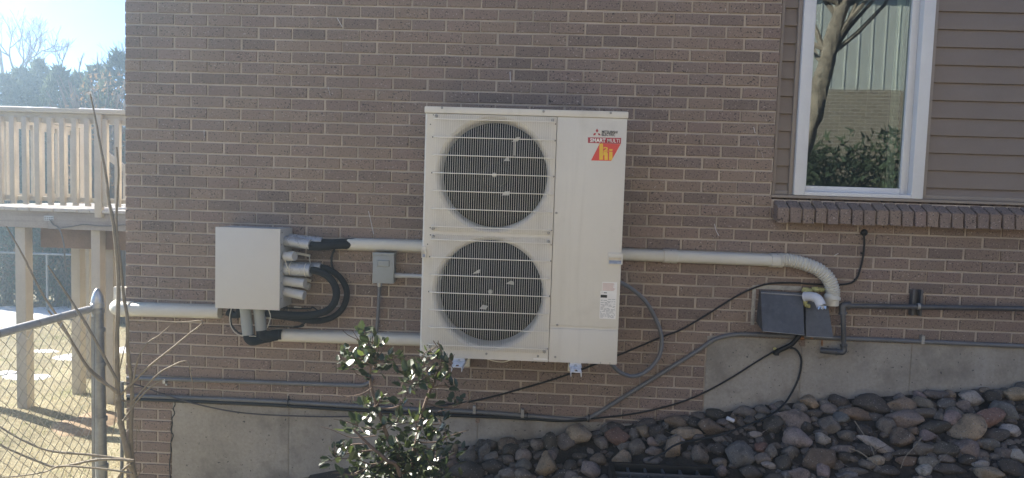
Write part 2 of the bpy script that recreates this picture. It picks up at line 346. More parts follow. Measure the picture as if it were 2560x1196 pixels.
def brick_mesh(seed, w, h=0.0572, d=0.088, rv=None):
    g = random.Random(seed); b = MB(); c = 0.0022
    def j(s=.0007): return g.uniform(-s, s)
    n = 4; top, bot = [], []
    for i in range(n+1):                        # slightly uneven arrises along the length
        x = -w/2+w*i/n; top.append((x, h/2+j())); bot.append((x, -h/2+j()))
    fv = [(x+(c if i == 0 else -c if i == n else 0), -.0015+j(.0004), z-c) for i, (x, z) in enumerate(top)]+[(x+(c if i == 0 else -c if i == n else 0), -.0015+j(.0004), z+c) for i, (x, z) in enumerate(bot)]
    ev = [(x, c+j(.0006), z) for x, z in top]+[(x, c+j(.0006), z) for x, z in bot]
    kv = [(-w/2, d, h/2), (w/2, d, h/2), (w/2, d, -h/2), (-w/2, d, -h/2)]
    N = n+1; E = 2*N; K = 4*N
    fs = [(N+i, N+i+1, i+1, i) for i in range(n)]+[(i, i+1, E+i+1, E+i) for i in range(n)]+[(E+N+i, E+N+i+1, N+i+1, N+i) for i in range(n)]
    fs += [(0, E, E+N, N), (n, N+n, E+N+n, E+n)]
    fs += [tuple(E+i for i in range(N))+(K+1, K), tuple(E+N+n-i for i in range(N))+(K+3, K+2), (E, K, K+3, E+N), (E+n, E+N+n, K+2, K+1)]
    rv = g.random() if rv is None else rv
    return b.add(fv+ev+kv, fs, rv), rv
def mesh_of(b, name, m):
    o = b.build(name, m, None, attr=True, angle=20); me = o.data; bpy.data.objects.remove(o); return me
VAR = {}
def bvar(kind, w):
    key = (kind, round(w, 4))
    if key not in VAR: VAR[key] = [brick_mesh(1000*len(VAR)+i, w) for i in range(26 if kind == 'full' else 12)]
    return VAR[key]
bricks = []                                     # (x centre, z centre, width, kind)
FW = BL-.0105
def blocked(px, py):
    for x0, x1, y0, y1 in ((1050, 1560, 268, 905), (540, 728, 566, 775), (1890, 2080, 712, 845), (840, 1150, 880, 1200)):
        if x0 < px < x1 and y0 < py < y1: return True
    return False
CONC = [(0.292, 3.485, 0.612), (3.485, HX1, 1.156)]   # concrete foundation: x range and top
for k in range(-36, 50):
    zt = zc(k); zm = zt-H/2
    odd = k % 2
    xs = [(0.004, BL-.0055)] if not odd else [(0.004, BL/2-.0055)]
    x = xs[0][1]+.0105
    while x < HX1-.05: xs.append((x, x+FW)); x += BL
    for x0, x1 in xs:
        lim = XR if zt > 1.93 else HX1
        if x0 > lim-.03: continue
        x1 = min(x1, lim)
        pieces = [(x0, x1)]
        for a, b, t in CONC:
            if zm < t-.02: pieces = [(p, min(q, a-.006)) for p, q in pieces if p < a-.02]+[(max(p, b+.0), q) for p, q in pieces if q > b+.02 and p >= b-.02]
        for p, q in pieces:
            if q-p > .03 and zt > -.35: bricks.append(((p+q)/2, zm, q-p))
cand = []
for i, (x, z, w) in enumerate(bricks):
    px, py = project((x, 0, z))
    if abs(w-FW) < .002 and 20 < py < 1180 and 330 < px < 2545 and not blocked(px, py):
        ax, _ = project((x-w/2, 0, z)); bx_, _ = project((x+w/2, 0, z)); cand.append((-(bx_-ax), i))
solo = set(i for _, i in sorted(cand)[:300])
meshes = [mesh_of(brick_mesh(50+i, FW)[0], 'brick', 'brick') for i in range(30)]
field = MB()
for i, (x, z, w) in enumerate(bricks):
    jx, jz, jy = rnd.uniform(-.0028, .0028), rnd.uniform(-.0013, .0013), rnd.uniform(-.002, .0018)
    if i in solo:
        piece('brick', meshes[rnd.randrange(30)], wall, (x+jx, jy, z+jz), (0, rnd.uniform(-.005, .005), 0))
    else:
        b, rv = brick_mesh(9000+i, w); field.add([(v[0]+x+(jx if w > .15 else 0), v[1]+jy, v[2]+z+jz) for v in b.v], b.f, rv)
for k in range(-36, 50):                        # the return of the side wall behind the corner
    odd = k % 2; y = 0.1 if not odd else .2
    while y < 3.0:
        b, rv = brick_mesh(4000+k*40+int(y*20), FW)
        field.add([(v[1]+.004, -v[0]+y+FW/2, v[2]+zc(k)-H/2) for v in b.v], b.f, rv); y += BL
tag(field.build('brick_courses', 'brick', wall, attr=True, angle=20), kind='stuff')
for px, py, hh in ((722, 1000, .05), (1303, 1022, .05), (2375, 846, .05)):   # open weep joints
    p = at(px, py, 0); MB().box(p.x-.005, p.x+.005, -.0005, .02, p.z-hh/2, p.z+hh/2).build('weep_joint', 'black', wall)

for pts in ([(843, 45), (850, 58), (856, 68)], [(820, 218), (824, 232), (826, 240)], [(1884, 318), (1888, 333)], [(1894, 350), (1898, 366)], [(1904, 380), (1908, 396)], [(510, 325), (511, 345)], [(921, 528), (926, 548), (931, 572), (934, 586)], [(2085, 640), (2096, 634)], [(1631, 233), (1633, 240)], [(1275, 180), (1276, 206)], [(1786, 560), (1790, 576), (1797, 590)], [(1813, 22), (1814, 26)]):
    p_ = pxpath(pts, -.0022, 3); MB().tube(p_, .0016, 4).build('paint_drip', 'white', wall)

# foundation, cast in panels with form joints
fnd = MB().box(.29, HX1, .012, .3, -.7, .60).box(3.49, HX1, .012, .3, .60, 1.15).build('foundation', 'concrete', house, smooth=False)
for x0, x1, z0, z1 in ((.292, 1.0115, -.7, .611), (1.0145, 2.155, -.7, .612), (2.158, 2.745, -.7, .610), (2.748, 3.484, -.7, .607), (3.4865, 4.031, -.7, 1.152), (4.034, 4.656, -.7, 1.154), (4.659, 5.30, -.7, 1.156), (5.303, HX1, -.7, 1.156)):
    b = MB(); nx, nz = max(2, int((x1-x0)/.04)), 24      # faintly uneven cast face with a ragged top arris
    zs = [max(z0, z1-1.3)+(z1-max(z0, z1-1.3))*j/nz for j in range(nz+1)]
    for j in range(nz+1):
        for i in range(nx+1):
            x = x0+(x1-x0)*i/nx; e = .0012 if 0 < i < nx else -.001
            b.v.append((x, -.003-e*1.5+.0018*noise.noise((x*4, 0, zs[j]*4))+.0008*noise.noise((x*21, 5, zs[j]*21)), zs[j]+(.004*noise.noise((x*14, 2, 0)) if j == nz else 0)))
    W = nx+1
    b.f = [(j*W+i, j*W+i+1, (j+1)*W+i+1, (j+1)*W+i) for j in range(nz) for i in range(nx)]; b.a = [0]*len(b.f)
    t0 = nz*W; n0 = len(b.v); b.v += [(x0+(x1-x0)*i/nx, .02, z1) for i in range(W)]
    b.f += [(t0+i, t0+i+1, n0+i+1, n0+i) for i in range(nx)]; b.a += [0]*nx
    b.build('concrete_panel', 'concrete', fnd, angle=60)

MB().tube(pxpath([(436, 1000), (438, 1012), (433, 1022), (437, 1034), (430, 1046), (431, 1062), (428, 1078), (433, 1090), (427, 1108), (428, 1130), (424, 1160), (426, 1200)], -.003, 3), [.0035*(1+.8*noise.noise((i*.9, 0, 3))) for i in range(34)], 5).build('crack', 'black', fnd)
# siding bay around the window
SY = 0.035
sid = MB().box(XR, HX1, SY+.03, SY+.06, 1.9, WZ0).box(XR, WX0, SY+.03, SY+.06, WZ0, WZ1).box(WX1, HX1, SY+.03, SY+.06, WZ0, WZ1).box(XR, HX1, SY+.03, SY+.06, WZ1, HZ1).build('siding_wall', 'siding', house, smooth=False)
SB = .0995; z = 2.055
rows = [(2.005, 2.055)]+[(2.055+i*SB, 2.055+(i+1)*SB) for i in range(34)]
for z0, z1 in rows:
    for x0, x1 in ((XR+.018, WX0-.022), (WX1+.024, HX1)):
        if z0 > WZ1: x0, x1 = (XR+.018, HX1) if x0 < 4 else (9, 9)
        if x1-x0 < .05: continue
        b = MB(); yb, yt = SY-.004, SY+.010      # lower edge stands proud, leaning back to the top, with a drip return
        prof = [(SY+.028, z0), (yb+.001, z0), (yb, z0+.002), (yb, z0+.006), (yt, z1-.001), (SY+.028, z1-.001)]
        b.add([(x0, y, zz) for y, zz in prof]+[(x1, y, zz) for y, zz in prof], [(i, i+6, i+7, i+1) for i in range(5)]+[(0, 1, 2, 3, 4, 5), (11, 10, 9, 8, 7, 6)])
        b.build('siding_board', 'siding', sid, angle=25)
MB().box(XR+.001, XR+.019, .004, SY+.02, 1.9875, HZ1, .003).build('corner_channel', 'siding', sid)
MB().box(WX0-.023, WX0-.001, SY-.016, SY+.02, 1.9875, WZ1, .003).box(WX1+.001, WX1+.025, SY-.016, SY+.02, 1.9875, WZ1, .003).build('window_channel', 'trim', sid)
MB().box(WX1+.026, HX1, SY-.010, SY+.02, 1.988, 2.012, .003).box(XR+.02, WX0-.024, SY-.010, SY+.02, 1.988, 2.012, .003).build('starter_strip', 'trim', sid)
b = MB().box(XR-.006, HX1, -.002, SY+.02, 1.9705, 1.9865, .002); b.build('sill_flashing', 'trim', sid)

# window: frame, recessed sash, pane, room behind
win = MB().box(WX0+.001, WX0+.062, SY-.035, SY+.05, WZ0, WZ1, .004).box(WX1-.066, WX1-.001, SY-.035, SY+.05, WZ0, WZ1, .004).box(WX0+.062, WX1-.066, SY-.033, SY+.05, WZ0, WZ0+.022, .003).box(WX0+.062, WX1-.066, SY-.035, SY+.05, WZ1-.06, WZ1, .003).build('window', 'vinyl', house)
sx0, sx1, sz0, sz1 = WX0+.0625, WX1-.085, WZ0+.0225, WZ1-.061
s = MB(); t = .026
s.box(sx0, sx0+t*.75, SY+.004, SY+.05, sz0, sz1, .004).box(sx1-t, sx1, SY+.004, SY+.05, sz0, sz1, .004).box(sx0+t*.75, sx1-t, SY+.0045, SY+.05, sz0, sz0+t+.008, .004).box(sx0+t*.75, sx1-t, SY+.0045, SY+.05, sz1-t, sz1, .004)
s.build('sash', 'vinyl', win)
MB().box(sx1+.0005, WX1-.0665, SY+.012, SY+.05, sz0, sz1, .002).build('jamb_liner', 'vinyl', win)
GY = SY+.022
MB().add([(sx0+.015, GY, sz0+.02), (sx1-.02, GY, sz0+.02), (sx1-.02, GY, sz1-.015), (sx0+.015, GY, sz1-.015)], [(0, 1, 2, 3)]).build('pane', 'pane', win, smooth=False)
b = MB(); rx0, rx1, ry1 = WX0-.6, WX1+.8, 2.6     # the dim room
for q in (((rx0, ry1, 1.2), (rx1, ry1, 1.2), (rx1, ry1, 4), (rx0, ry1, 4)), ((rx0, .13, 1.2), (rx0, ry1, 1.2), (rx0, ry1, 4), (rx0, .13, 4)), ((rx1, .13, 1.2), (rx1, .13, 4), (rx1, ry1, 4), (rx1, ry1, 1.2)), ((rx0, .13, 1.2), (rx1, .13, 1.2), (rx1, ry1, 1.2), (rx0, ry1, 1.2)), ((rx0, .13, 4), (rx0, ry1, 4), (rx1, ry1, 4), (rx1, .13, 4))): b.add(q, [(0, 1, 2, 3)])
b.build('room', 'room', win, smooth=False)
b = MB()
for i in range(12): b.tube([(sx1-.075+i*.004, .11+.008*(i % 2), sz0-.1), (sx1-.075+i*.004, .11+.008*(i % 2), sz1)], .004, 5)
b.build('curtain', 'curtain', win)

# rowlock sill of bricks on edge, tilted forward
sill = MB().hexa([(3.83, -.055, 1.845), (HX1, -.055, 1.845), (HX1, .06, 1.86), (3.83, .06, 1.86), (3.83, -.058, 1.908), (HX1, -.058, 1.908), (HX1, .06, 1.965), (3.83, .06, 1.965)]).build('window_sill', 'mortar', house, smooth=False)
x = 3.826; i = 0
while x < HX1-.1:
    w = .0585+rnd.uniform(-.002, .003); pr = rnd.uniform(-.004, .004); jz = rnd.uniform(-.003, .003); c = .003
    b = MB(); rv = rnd.random()
    yf, yk, zf, zk, zb = -.072+pr, .055, 1.9165+jz, 1.982+jz, 1.830+jz
    p = [(x, yf-.01, zb), (x+w, yf-.01, zb), (x+w, yk, zb+.04), (x, yk, zb+.04), (x, yf, zf), (x+w, yf, zf), (x+w, yk, zk), (x, yk, zk)]
    bm = bmesh.new(); vs = [bm.verts.new(v) for v in p]
    for f in ((0,3,2,1),(4,5,6,7),(0,1,5,4),(1,2,6,5),(2,3,7,6),(3,0,4,7)): bm.faces.new([vs[q] for q in f])
    bmesh.ops.bevel(bm, geom=bm.edges[:], offset=c, segments=1, affect='EDGES'); b.bm(bm, .15+rv*.7)
    b.build('sill_brick', 'brick', sill, attr=True, angle=20); x += w+.0095+rnd.uniform(-.001, .0015); i += 1
MB().box(-.35, HX1+.35, -.45, HY1+.35, HZ1, HZ1+.22, .02).build('roof', 'roof', house)

# ------------------------------------------------------------------ heat pump
AX0, AX1, AZ0, AZ1, AYF, AYB = 1.866, 2.921, 1.056, 2.386, -.41, -.08
hp = thing('heat_pump', 'large ivory two-fan heat pump unit bracketed to the brick wall', 'heat pump', (2.39, -.25, AZ0))
FANS = [(2.233, 2.040), (2.231, 1.409)]; HR = .306; XS = 2.556
b = MB()
def cell(cx, cz, x0, x1, z0, z1, r, n=64):      # flat panel cell with a round hole
    vo, vi = [], []
    for k in range(n):
        a = 2*math.pi*(k+.5)/n; c, s_ = math.cos(a), math.sin(a); vi.append((cx+r*c, AYF, cz+r*s_))
        t = min(((x1-cx)/c if c > 1e-9 else (x0-cx)/c if c < -1e-9 else 9), ((z1-cz)/s_ if s_ > 1e-9 else (z0-cz)/s_ if s_ < -1e-9 else 9)); vo.append((cx+t*c, AYF, cz+t*s_))
    b.add(vo+vi, [(k, (k+1) % n, n+(k+1) % n, n+k) for k in range(n)])
    for sx, sz, xx, zz in ((1, 1, x1, z1), (-1, 1, x0, z1), (-1, -1, x0, z0), (1, -1, x1, z0)):
        q = [v for v in vo if abs(v[0]-xx) < .2 and abs(v[2]-zz) < .2]
        e1 = max((v for v in vo if abs(v[0]-xx) < 1e-6), key=lambda v: sz*v[2]); e2 = max((v for v in vo if abs(v[2]-zz) < 1e-6), key=lambda v: sx*v[0])
        b.add([e1, (xx, AYF, zz), e2], [(0, 1, 2)])
cx0, cx1 = 1.9235, 2.5435
cell(FANS[0][0], FANS[0][1], cx0, cx1, 1.7245, 2.349, HR); cell(FANS[1][0], FANS[1][1], cx0, cx1, 1.096, 1.7245, HR)
for x0, x1, z0, z1 in ((AX0+.012, cx0, AZ0, 2.349), (cx1, XS, AZ0, 2.349), (cx0, cx1, AZ0, 1.096)): b.add([(x0, AYF, z0), (x1, AYF, z0), (x1, AYF, z1), (x0, AYF, z1)], [(0, 1, 2, 3)])
ring = [(AX0+.012*(1-math.sin(a)), AYF+.012*(1-math.cos(a))) for a in [math.pi/2*i/5 for i in range(6)]]   # rounded front-left corner
b.add([(x, y, AZ0) for x, y in ring]+[(x, y, 2.349) for x, y in ring], [(i, i+6, i+7, i+1) for i in range(5)])
b.box(AX0, AX0+.002, AYF+.012, AYB, AZ0, 2.349).box(XS-.002, XS, AYF+.0005, AYF+.012, AZ0, 2.349)
front = b.build('front_panel', 'ac', hp)
for cx, cz in FANS:
    MB().lathe([(HR, AYF), (HR-.004, AYF+.0015), (HR-.011, AYF+.006), (HR-.017, AYF+.014), (HR-.0215, AYF+.027), (HR-.0225, AYF+.045), (HR-.0225, AYF+.15)], (cx, 0, cz), 'y', 64).build('bell_mouth', 'ac', front, angle=60)
MB().box(AX0-.004, AX1+.004, AYF-.006, AYB, 2.351, AZ1, .006).build('lid', 'ac', hp)
MB().box(AX0+.003, AX1-.003, AYB-.004, AYB, AZ0, 2.35).box(AX0+.003, AX1-.002, AYF+.02, AYB, AZ0, AZ0+.004).build('back_panel', 'ac', hp)
MB().box(XS+.0025, AX1, AYF-.001, AYB-.005, 1.252, 2.3505, .005).build('service_panel', 'ac', hp)
MB().box(XS+.0025, AX1-.001, AYF+.004, AYB-.005, 1.2385, 1.2515).build('panel_joint', 'ac', hp)
MB().box(XS+.0025, AX1-.001, AYF-.002, AYB-.006, AZ0, 1.238, .004).build('valve_cover', 'ac', hp)
MB().box(AX1-.038, AX1-.0365, AYF-.0026, AYF, AZ0, AZ0+.012).box(AX1-.088, AX1-.0865, AYF-.0026, AYF, AZ0, AZ0+.012).build('knockout_slot', 'black', hp)
MB().box(AX0+.02, XS-.02, AYB-.03, AYB-.005, AZ0+.01, 2.34).build('coil', 'coil', hp)
b = MB()
for i in range(44): b.box(AX0+.03, XS-.03, AYB-.034, AYB-.0315, AZ0+.03+i*.029, AZ0+.032+i*.029)
b.build('coil_wires', 'coil', hp)
for gi, (cx, cz) in enumerate(FANS):
    fan = MB().lathe([(0, -.055), (.02, -.055), (.062, -.045), (.07, -.03), (.07, .06)], (cx, -.27, cz), 'y', 28).build('fan', 'fan', hp)
    MB().lathe([(0, -.012), (.010, -.011), (.013, -.006), (.013, 0)], (cx, -.327, cz), 'y', 12).build('hub_cap', 'galv', fan)
    for kb in range(3):
        b = MB(); a0 = math.radians((95, 200, 322)[kb] if gi == 0 else (150, 30, 268)[kb]); nr, na = 8, 10
        for i in range(nr+1):
            r = .066+(.266-.066)*i/nr; span = R(62+22*math.sin(math.pi*i/nr*.8)); lead = -R(26)*(i/nr)**1.6
            for j in range(na+1):
                t = j/na; a = a0+lead+span*(t-.5); b.v.append((cx+r*math.cos(a), -.315+.115*t*(1-.25*i/nr)-.015*math.sin(math.pi*t), cz+r*math.sin(a)))
        W = na+1; b.f = [(i*W+j, i*W+j+1, (i+1)*W+j+1, (i+1)*W+j) for i in range(nr) for j in range(na)]; b.a = [0]*len(b.f)
        bl = b.build('blade', 'fan', fan, angle=70)
    for tx, tz in (((1265, 398), (1264, 484), (1290, 350)) if gi == 0 else ((1192, 680), (1275, 708), (1210, 769))):    # pale patches added for light bits seen between the blades
        p = at(tx, tz, -.33); MB().add([(p.x-.022*rnd.uniform(.4, 1.2), -.33, p.z-.008*rnd.uniform(.6, 1.6)), (p.x+.02*rnd.uniform(.5, 1.2), -.33, p.z-.010*rnd.uniform(.3, 1.3)), (p.x+.022*rnd.uniform(.5, 1.1), -.33, p.z+.010*rnd.uniform(.3, 1.6)), (p.x-.012*rnd.uniform(-.5, 1), -.33, p.z+.015*rnd.uniform(.6, 1.4))], [(0, 1, 2, 3)]).build('pale_patch', 'pvc', fan, smooth=False)
    if gi == 0: p = at(1287, 368, -.325); MB().box(p.x-.006, p.x+.006, -.327, -.325, p.z-.045, p.z+.045).build('pale_patch', 'screw', fan, smooth=False)  # pale strip added for the light visible through the blade gap
    MB().box(cx+.045, cx+.07, -.165, -.15, cz-.29, cz+.29).box(cx-.07, cx-.045, -.165, -.15, cz-.29, cz+.29).build('motor_bracket', 'coil', hp)
    # wire guard
    x0, x1 = 1.9215, 2.5385; z1 = cz+.302; z0 = cz-.303
    b = MB(); n = 53
    for i in range(n):
        x = x0+.006+(x1-x0-.012)*i/(n-1); e = .012*(1 if 0 < i < n-1 else .5)
        b.tube([(x, AYF+.002, z1+.004), (x, AYF-.011, z1+.002), (x, AYF-.021, z1-.008), (x, AYF-.021, z0+.008), (x, AYF-.011, z0-.002), (x, AYF+.002, z0-.004)], .0011, 5, False)
    g = tag(b.build('fan_guard', 'acwire', hp, angle=60), kind=None)
    b = MB()
    for i in range(7):
        z = z1-.022-i*(z1-z0-.044)/6
        b.tube([(x0-.010, AYF+.004, z), (x0-.006, AYF-.012, z), (x0+.006, AYF-.0248, z), (x1-.006, AYF-.0248, z), (x1+.006, AYF-.012, z), (x1+.010, AYF+.004, z)], .0027, 6, False)
    b.build('guard_rails', 'acwire', g, angle=60)
    b = MB()
    for i in (1, 3): 
        z = z1-.022-i*(z1-z0-.044)/6
        for xx in (x0-.012, x1+.012): b.lathe([(0, -.0006), (.0042, -.0006), (.0042, .001)], (xx, AYF, z), 'y', 10)
    for xx, zz in ((x0-.026, z1-.05), (x1+.012, z1-.03), (x1+.012, z0+.02), (x0-.012, z1+.0), (x0-.014, z0+.012)): b.lathe([(0, -.0006), (.0032, -.0006), (.0032, .001)], (xx, AYF, zz), 'y', 10)
    b.build('panel_holes', 'black', front)
    for xx, zz in ((x0+.004, z1-.006), (x1-.004, z1-.012), (x0+.002, z0+.008), (x1-.004, z0+.006)):
        MB().lathe([(0, -.019), (.005, -.019), (.0075, -.016), (.0075, -.002)], (xx, AYF, zz), 'y', 12).build('guard_screw', 'screw', hp)
for px, py in ((1105, 270), (1359, 279), (1527, 283)): p = at(px, py, AYF-.006); screw(hp, (p.x, AYF-.0065, p.z), .0065)
for px, py in ((1391, 533), (1393, 813), (1388, 893), (1345, 891), (1216, 885), (1087, 881)): p = at(px, py, AYF); screw(hp, (p.x, AYF-.001, p.z), .0065)
# side handles
def handle(x0, x1, z0, z1):
    y = AYF-.001; hd = MB(); t = .005
    hd.box(x0, x1, y-.010, y, z1, z1+.020, .003).box(x0, x1+.003, y-.013, y, z1-t, z1, .002).box(x0, x1+.002, y-.012, y, z0, z0+t, .002).box(x0, x0+t, y-.011, y, z0+t, z1-t, .0015).box(x1-t, x1+.002, y-.011, y, z0+t, z1-t, .0015)
    o = hd.build('handle', 'ac', hp)
    MB().hexa([(x0+t, y-.0095, z0+t), (x1-t, y-.0095, z0+t), (x1-t, y-.0002, z0+t+.001), (x0+t, y-.0002, z0+t+.001), (x0+t, y-.008, z0+t+.001), (x1-t, y-.008, z0+t+.001), (x1-t, y-.0015, z0+t+.016), (x0+t, y-.0015, z0+t+.016)]).build('handle_recess', 'foil', o, smooth=False)
handle(2.851, 2.925, 1.590, 1.630); handle(1.866, 1.890, 1.588, 1.630)
# badge sticker: three-diamond mark, lettering, red band and parallelogram
Y1 = AYF-.0016
def flat(name, poly, m, parent, lift): return MB().add([(x, Y1-lift, z) for x, z in poly], [tuple(range(len(poly)))]).build(name, m, parent, smooth=False)
def bpt(u, v):                                    # badge sheet: u, v in pixels of a 1305 x 1196 enlargement of the sticker
    p = at(1450+u/10.875, 310+v/10.875, Y1); return (p.x, p.z)
badge = flat('badge', [bpt(215, 368), bpt(1120, 384), bpt(1112, 545), bpt(215, 520)], 'redmark', hp, 0)
badge['label'] = 'red sticker with white SMART MULTI lettering'
flat('badge_flag', [bpt(540, 530), bpt(1105, 552), bpt(850, 1008), bpt(300, 996)], 'redlight', badge, 0.0002)
for q in (((465, 130), (500, 190), (462, 243), (424, 185)), ((380, 255), (440, 255), (412, 312), (352, 312)), ((478, 258), (530, 262), (566, 315), (508, 312))): flat('diamond', [bpt(*u) for u in q], 'redmark', badge, 0.0004)
def word(s, u, v, w, size, m, bold=0.0):
    x, z = bpt(u, v); return text_mesh(s, 'lettering', size, m, badge, (x, Y1-.0009, z), w, bold)
k = 0.0022/10.875*1.0
def uw(u): return at(1450+u/10.875, 360, Y1).x-at(1450, 360, Y1).x
word('MITSUBISHI', 588, 250, uw(425), .0185, 'ink', .0004); word('ELECTRIC', 585, 326, uw(365), .0185, 'ink', .0004)
word('SMART', 272, 493, uw(425), .0275, 'paper', .0010); word('MULTI', 735, 504, uw(335), .0275, 'paper', .0001)
for q in (((530, 545), (625, 535), (625, 975), (522, 978)), ((640, 760), (720, 760), (755, 800), (755, 985), (665, 985), (665, 860), (640, 845), (625, 870)), ((795, 690), (882, 690), (882, 738), (795, 738)), ((795, 760), (882, 760), (882, 960), (860, 992), (785, 988))): flat('glyph', [bpt(*u) for u in q], 'yellow', badge, 0.0005)
word('2', 632, 745, uw(140), .030, 'yellow', .0012)
lab = flat('rating_label', [(2.818, 1.448), (2.9035, 1.448), (2.9035, 1.300), (2.818, 1.300)], 'paper', hp, 0); lab['label'] = 'white rating plate with small grey print'
flat('warning_label', [(2.826, 1.496), (2.9040, 1.496), (2.9040, 1.4485), (2.826, 1.4485)], 'paper', hp, 0)
b = MB(); g = random.Random(3)
for i in range(8):
    z = 1.489-i*.0052; b.add([(2.829, Y1-.0004, z), (2.829+g.uniform(.05, .071), Y1-.0004, z), (2.829+g.uniform(.05, .071), Y1-.0004, z-.002), (2.829, Y1-.0004, z-.002)], [(0, 1, 2, 3)])
b.build('print', 'redink', lab, smooth=False)
b = MB()
for i in range(17):
    z = 1.405-i*.006
    x = 2.822
    while x < 2.897:
        w = g.uniform(.005, .022)
        if g.random() < .68: b.add([(x, Y1-.0004, z), (min(x+w, 2.899), Y1-.0004, z), (min(x+w, 2.899), Y1-.0004, z-.0022), (x, Y1-.0004, z-.0022)], [(0, 1, 2, 3)])
        x += w+.004
b.build('print', 'greyink', lab, smooth=False)
MB().box(2.820, 2.854, Y1-.0005, Y1-.0003, 1.412, 1.427).box(2.836, 2.852, Y1-.0005, Y1-.0003, 1.436, 1.440).add([(2.827, Y1-.0005, 1.443), (2.8295, Y1-.0005, 1.4395), (2.8245, Y1-.0005, 1.4395)], [(0, 1, 2)]).build('print', 'ink', lab, smooth=False)
flat('base_label', [(2.478, 1.074), (2.552, 1.074), (2.552, 1.066), (2.478, 1.066)], 'paper', hp, 0)
MB().tube(pxpath([(1213, 896), (1235, 903), (1260, 905), (1283, 898)], -.36), .003, 6).build('drain_tube', 'acwire', hp)
for x in (2.08, 2.702):                            # feet of the unit
    MB().box(x-.034, x+.034, AYF-.018, AYB, AZ0-.020, AZ0-.0165, .001).box(x-.030, x+.030, AYF+.004, AYF+.007, AZ0-.0165, AZ0-.0003).build('foot', 'white', hp)
    MB().lathe([(0, .008), (.007, .008), (.007, 0), (.012, 0), (.012, -.0015)], (x, AYF-.004, AZ0-.0158), 'z', 8).build('foot_bolt', 'galv', hp)
def bracket(x, lab_):
    br = thing('wall_bracket', lab_, 'bracket', (x, -.02, AZ0-.06), 'brackets under the heat pump')
    z1 = AZ0-.0212; w = .028
    a = MB().box(x-w, x-.008, AYF-.105, -.03, z1-.0035, z1).box(x+.008, x+w, AYF-.105, -.03, z1-.0035, z1)
    a.box(x-.008, x+.008, AYF-.105, AYF-.092, z1-.0035, z1).box(x-.008, x+.008, AYF-.05, -.03, z1-.0035, z1)
    a.box(x-w, x-w+.003, AYF-.105, -.03, z1-.026, z1-.0036).box(x+w-.003, x+w, AYF-.105, -.03, z1-.026, z1-.0036)
    a.build('arm', 'white', br, smooth=False)
    MB().box(x-.022, x+.022, -.0295, -.002, z1-.12, 2.15).build('upright', 'galv', br, smooth=False)
bracket(2.08, 'galvanised wall bracket under the heat pump, behind the shrub'); bracket(2.702, 'galvanised wall bracket under the heat pump, beside the loop of grey conduit')

# ------------------------------------------------------------------ branch box and its pipes
BX0, BX1, BZ0, BZ1, BYF = .648, 1.022, 1.236, 1.701, -.20
bb = thing('branch_box', 'flat ivory refrigerant branch box mounted left of the heat pump', 'utility box', (.83, -.1, BZ0))
MB().box(BX0+.003, BX1-.004, BYF+.012, -.004, BZ0+.006, BZ1-.002, .002).build('body', 'boxside', bb)
MB().box(BX0, BX1, BYF, BYF+.0118, BZ0, BZ1, .0025).build('cover', 'box', bb)
for zz in (1.68, 1.61, 1.53, 1.46, 1.39, 1.30): MB().lathe([(0, .004), (.004, .004), (.005, 0)], (BX1-.004, -.165 if zz in (1.68, 1.30) else -.172, zz), 'x', 8).build('screw', 'screw', bb)
MB().box(BX1-.003, BX1-.0005, -.03, -.005, BZ0+.01, BZ1-.004).build('wall_flange', 'boxside', bb)
def stub(p0, p1, r, m, name='pipe_stub', lip=True, parent=bb):
    p0, p1 = Vector(p0), Vector(p1); d = (p1-p0).normalized(); L = (p1-p0).length
    pr = [(0, r*.97), (L*.04, r*1.06), (L*.08, r), (L-.004, r), (L, r*.97)] if lip else [(0, r), (L, r)]
    b = MB().tube([p0+d*t for t, _ in pr], [q for _, q in pr], 22, True); return b.build(name, m, parent, angle=50)
XB = BX1-.003
stub((XB, -.115, 1.628), at(776, 612, -.135), .030, 'foil'); stub((XB, -.050, 1.640), at(805, 605, -.05), .027, 'foil')
stub((XB, -.115, 1.468), at(778, 676, -.13), .038, 'foil'); stub((XB, -.055, 1.475), at(803, 668, -.06), .026, 'foil')
stub((XB, -.115, 1.396), at(763, 709, -.13), .0275, 'pvc', 'capped_stub'); stub((XB, -.052, 1.392), at(774, 718, -.06), .020, 'pvc', 'capped_stub')
stub((XB, -.115, 1.333), at(761, 739, -.13), .0275, 'pvc', 'capped_stub')
cp = stub((XB, -.125, 1.545), (XB+.022, -.135, 1.543), .013, 'pvc', 'capped_stub'); stub((XB+.015, -.15, 1.543), at(737, 641, -.17), .0265, 'pvc', 'end_cap')
stub((XB, -.05, 1.56), at(775, 640, -.05), .008, 'duct', 'thin_stub', False); stub((XB, -.05, 1.43), at(777, 703, -.05), .009, 'duct', 'thin_stub', False)
for t in (.25, .82):                                 # pale zip ties round the thick stub
    a0 = Vector((XB, -.115, 1.468)); p = a0+(at(778, 676, -.13)-a0)*t; MB().lathe([(.0382, -.002), (.0405, -.002), (.0405, .002), (.0382, .002)], p, 'x', 24).build('zip_tie', 'duct', bb)
MB().tube(pxpath([(712, 650), (716, 662), (720, 672)], -.17), .003, 6).tube(pxpath([(773, 640, -.06), (775, 655, -.07), (777, 660, -.1)]), .003, 6).build('zip_tie', 'duct', bb)
stub((.79, -.125, BZ0+.008), at(620, 838, -.135), .031, 'elec', 'drop_stub'); stub((.868, -.115, BZ0+.008), at(653, 826, -.12), .032, 'elec', 'drop_stub')
MB().tube(pxpath([(735, 768), (753, 769)], -.03), .004, 6).tube(pxpath([(660, 795), (747, 799)], -.03), .006, 6).build('mounting_rail', 'duct', bb)
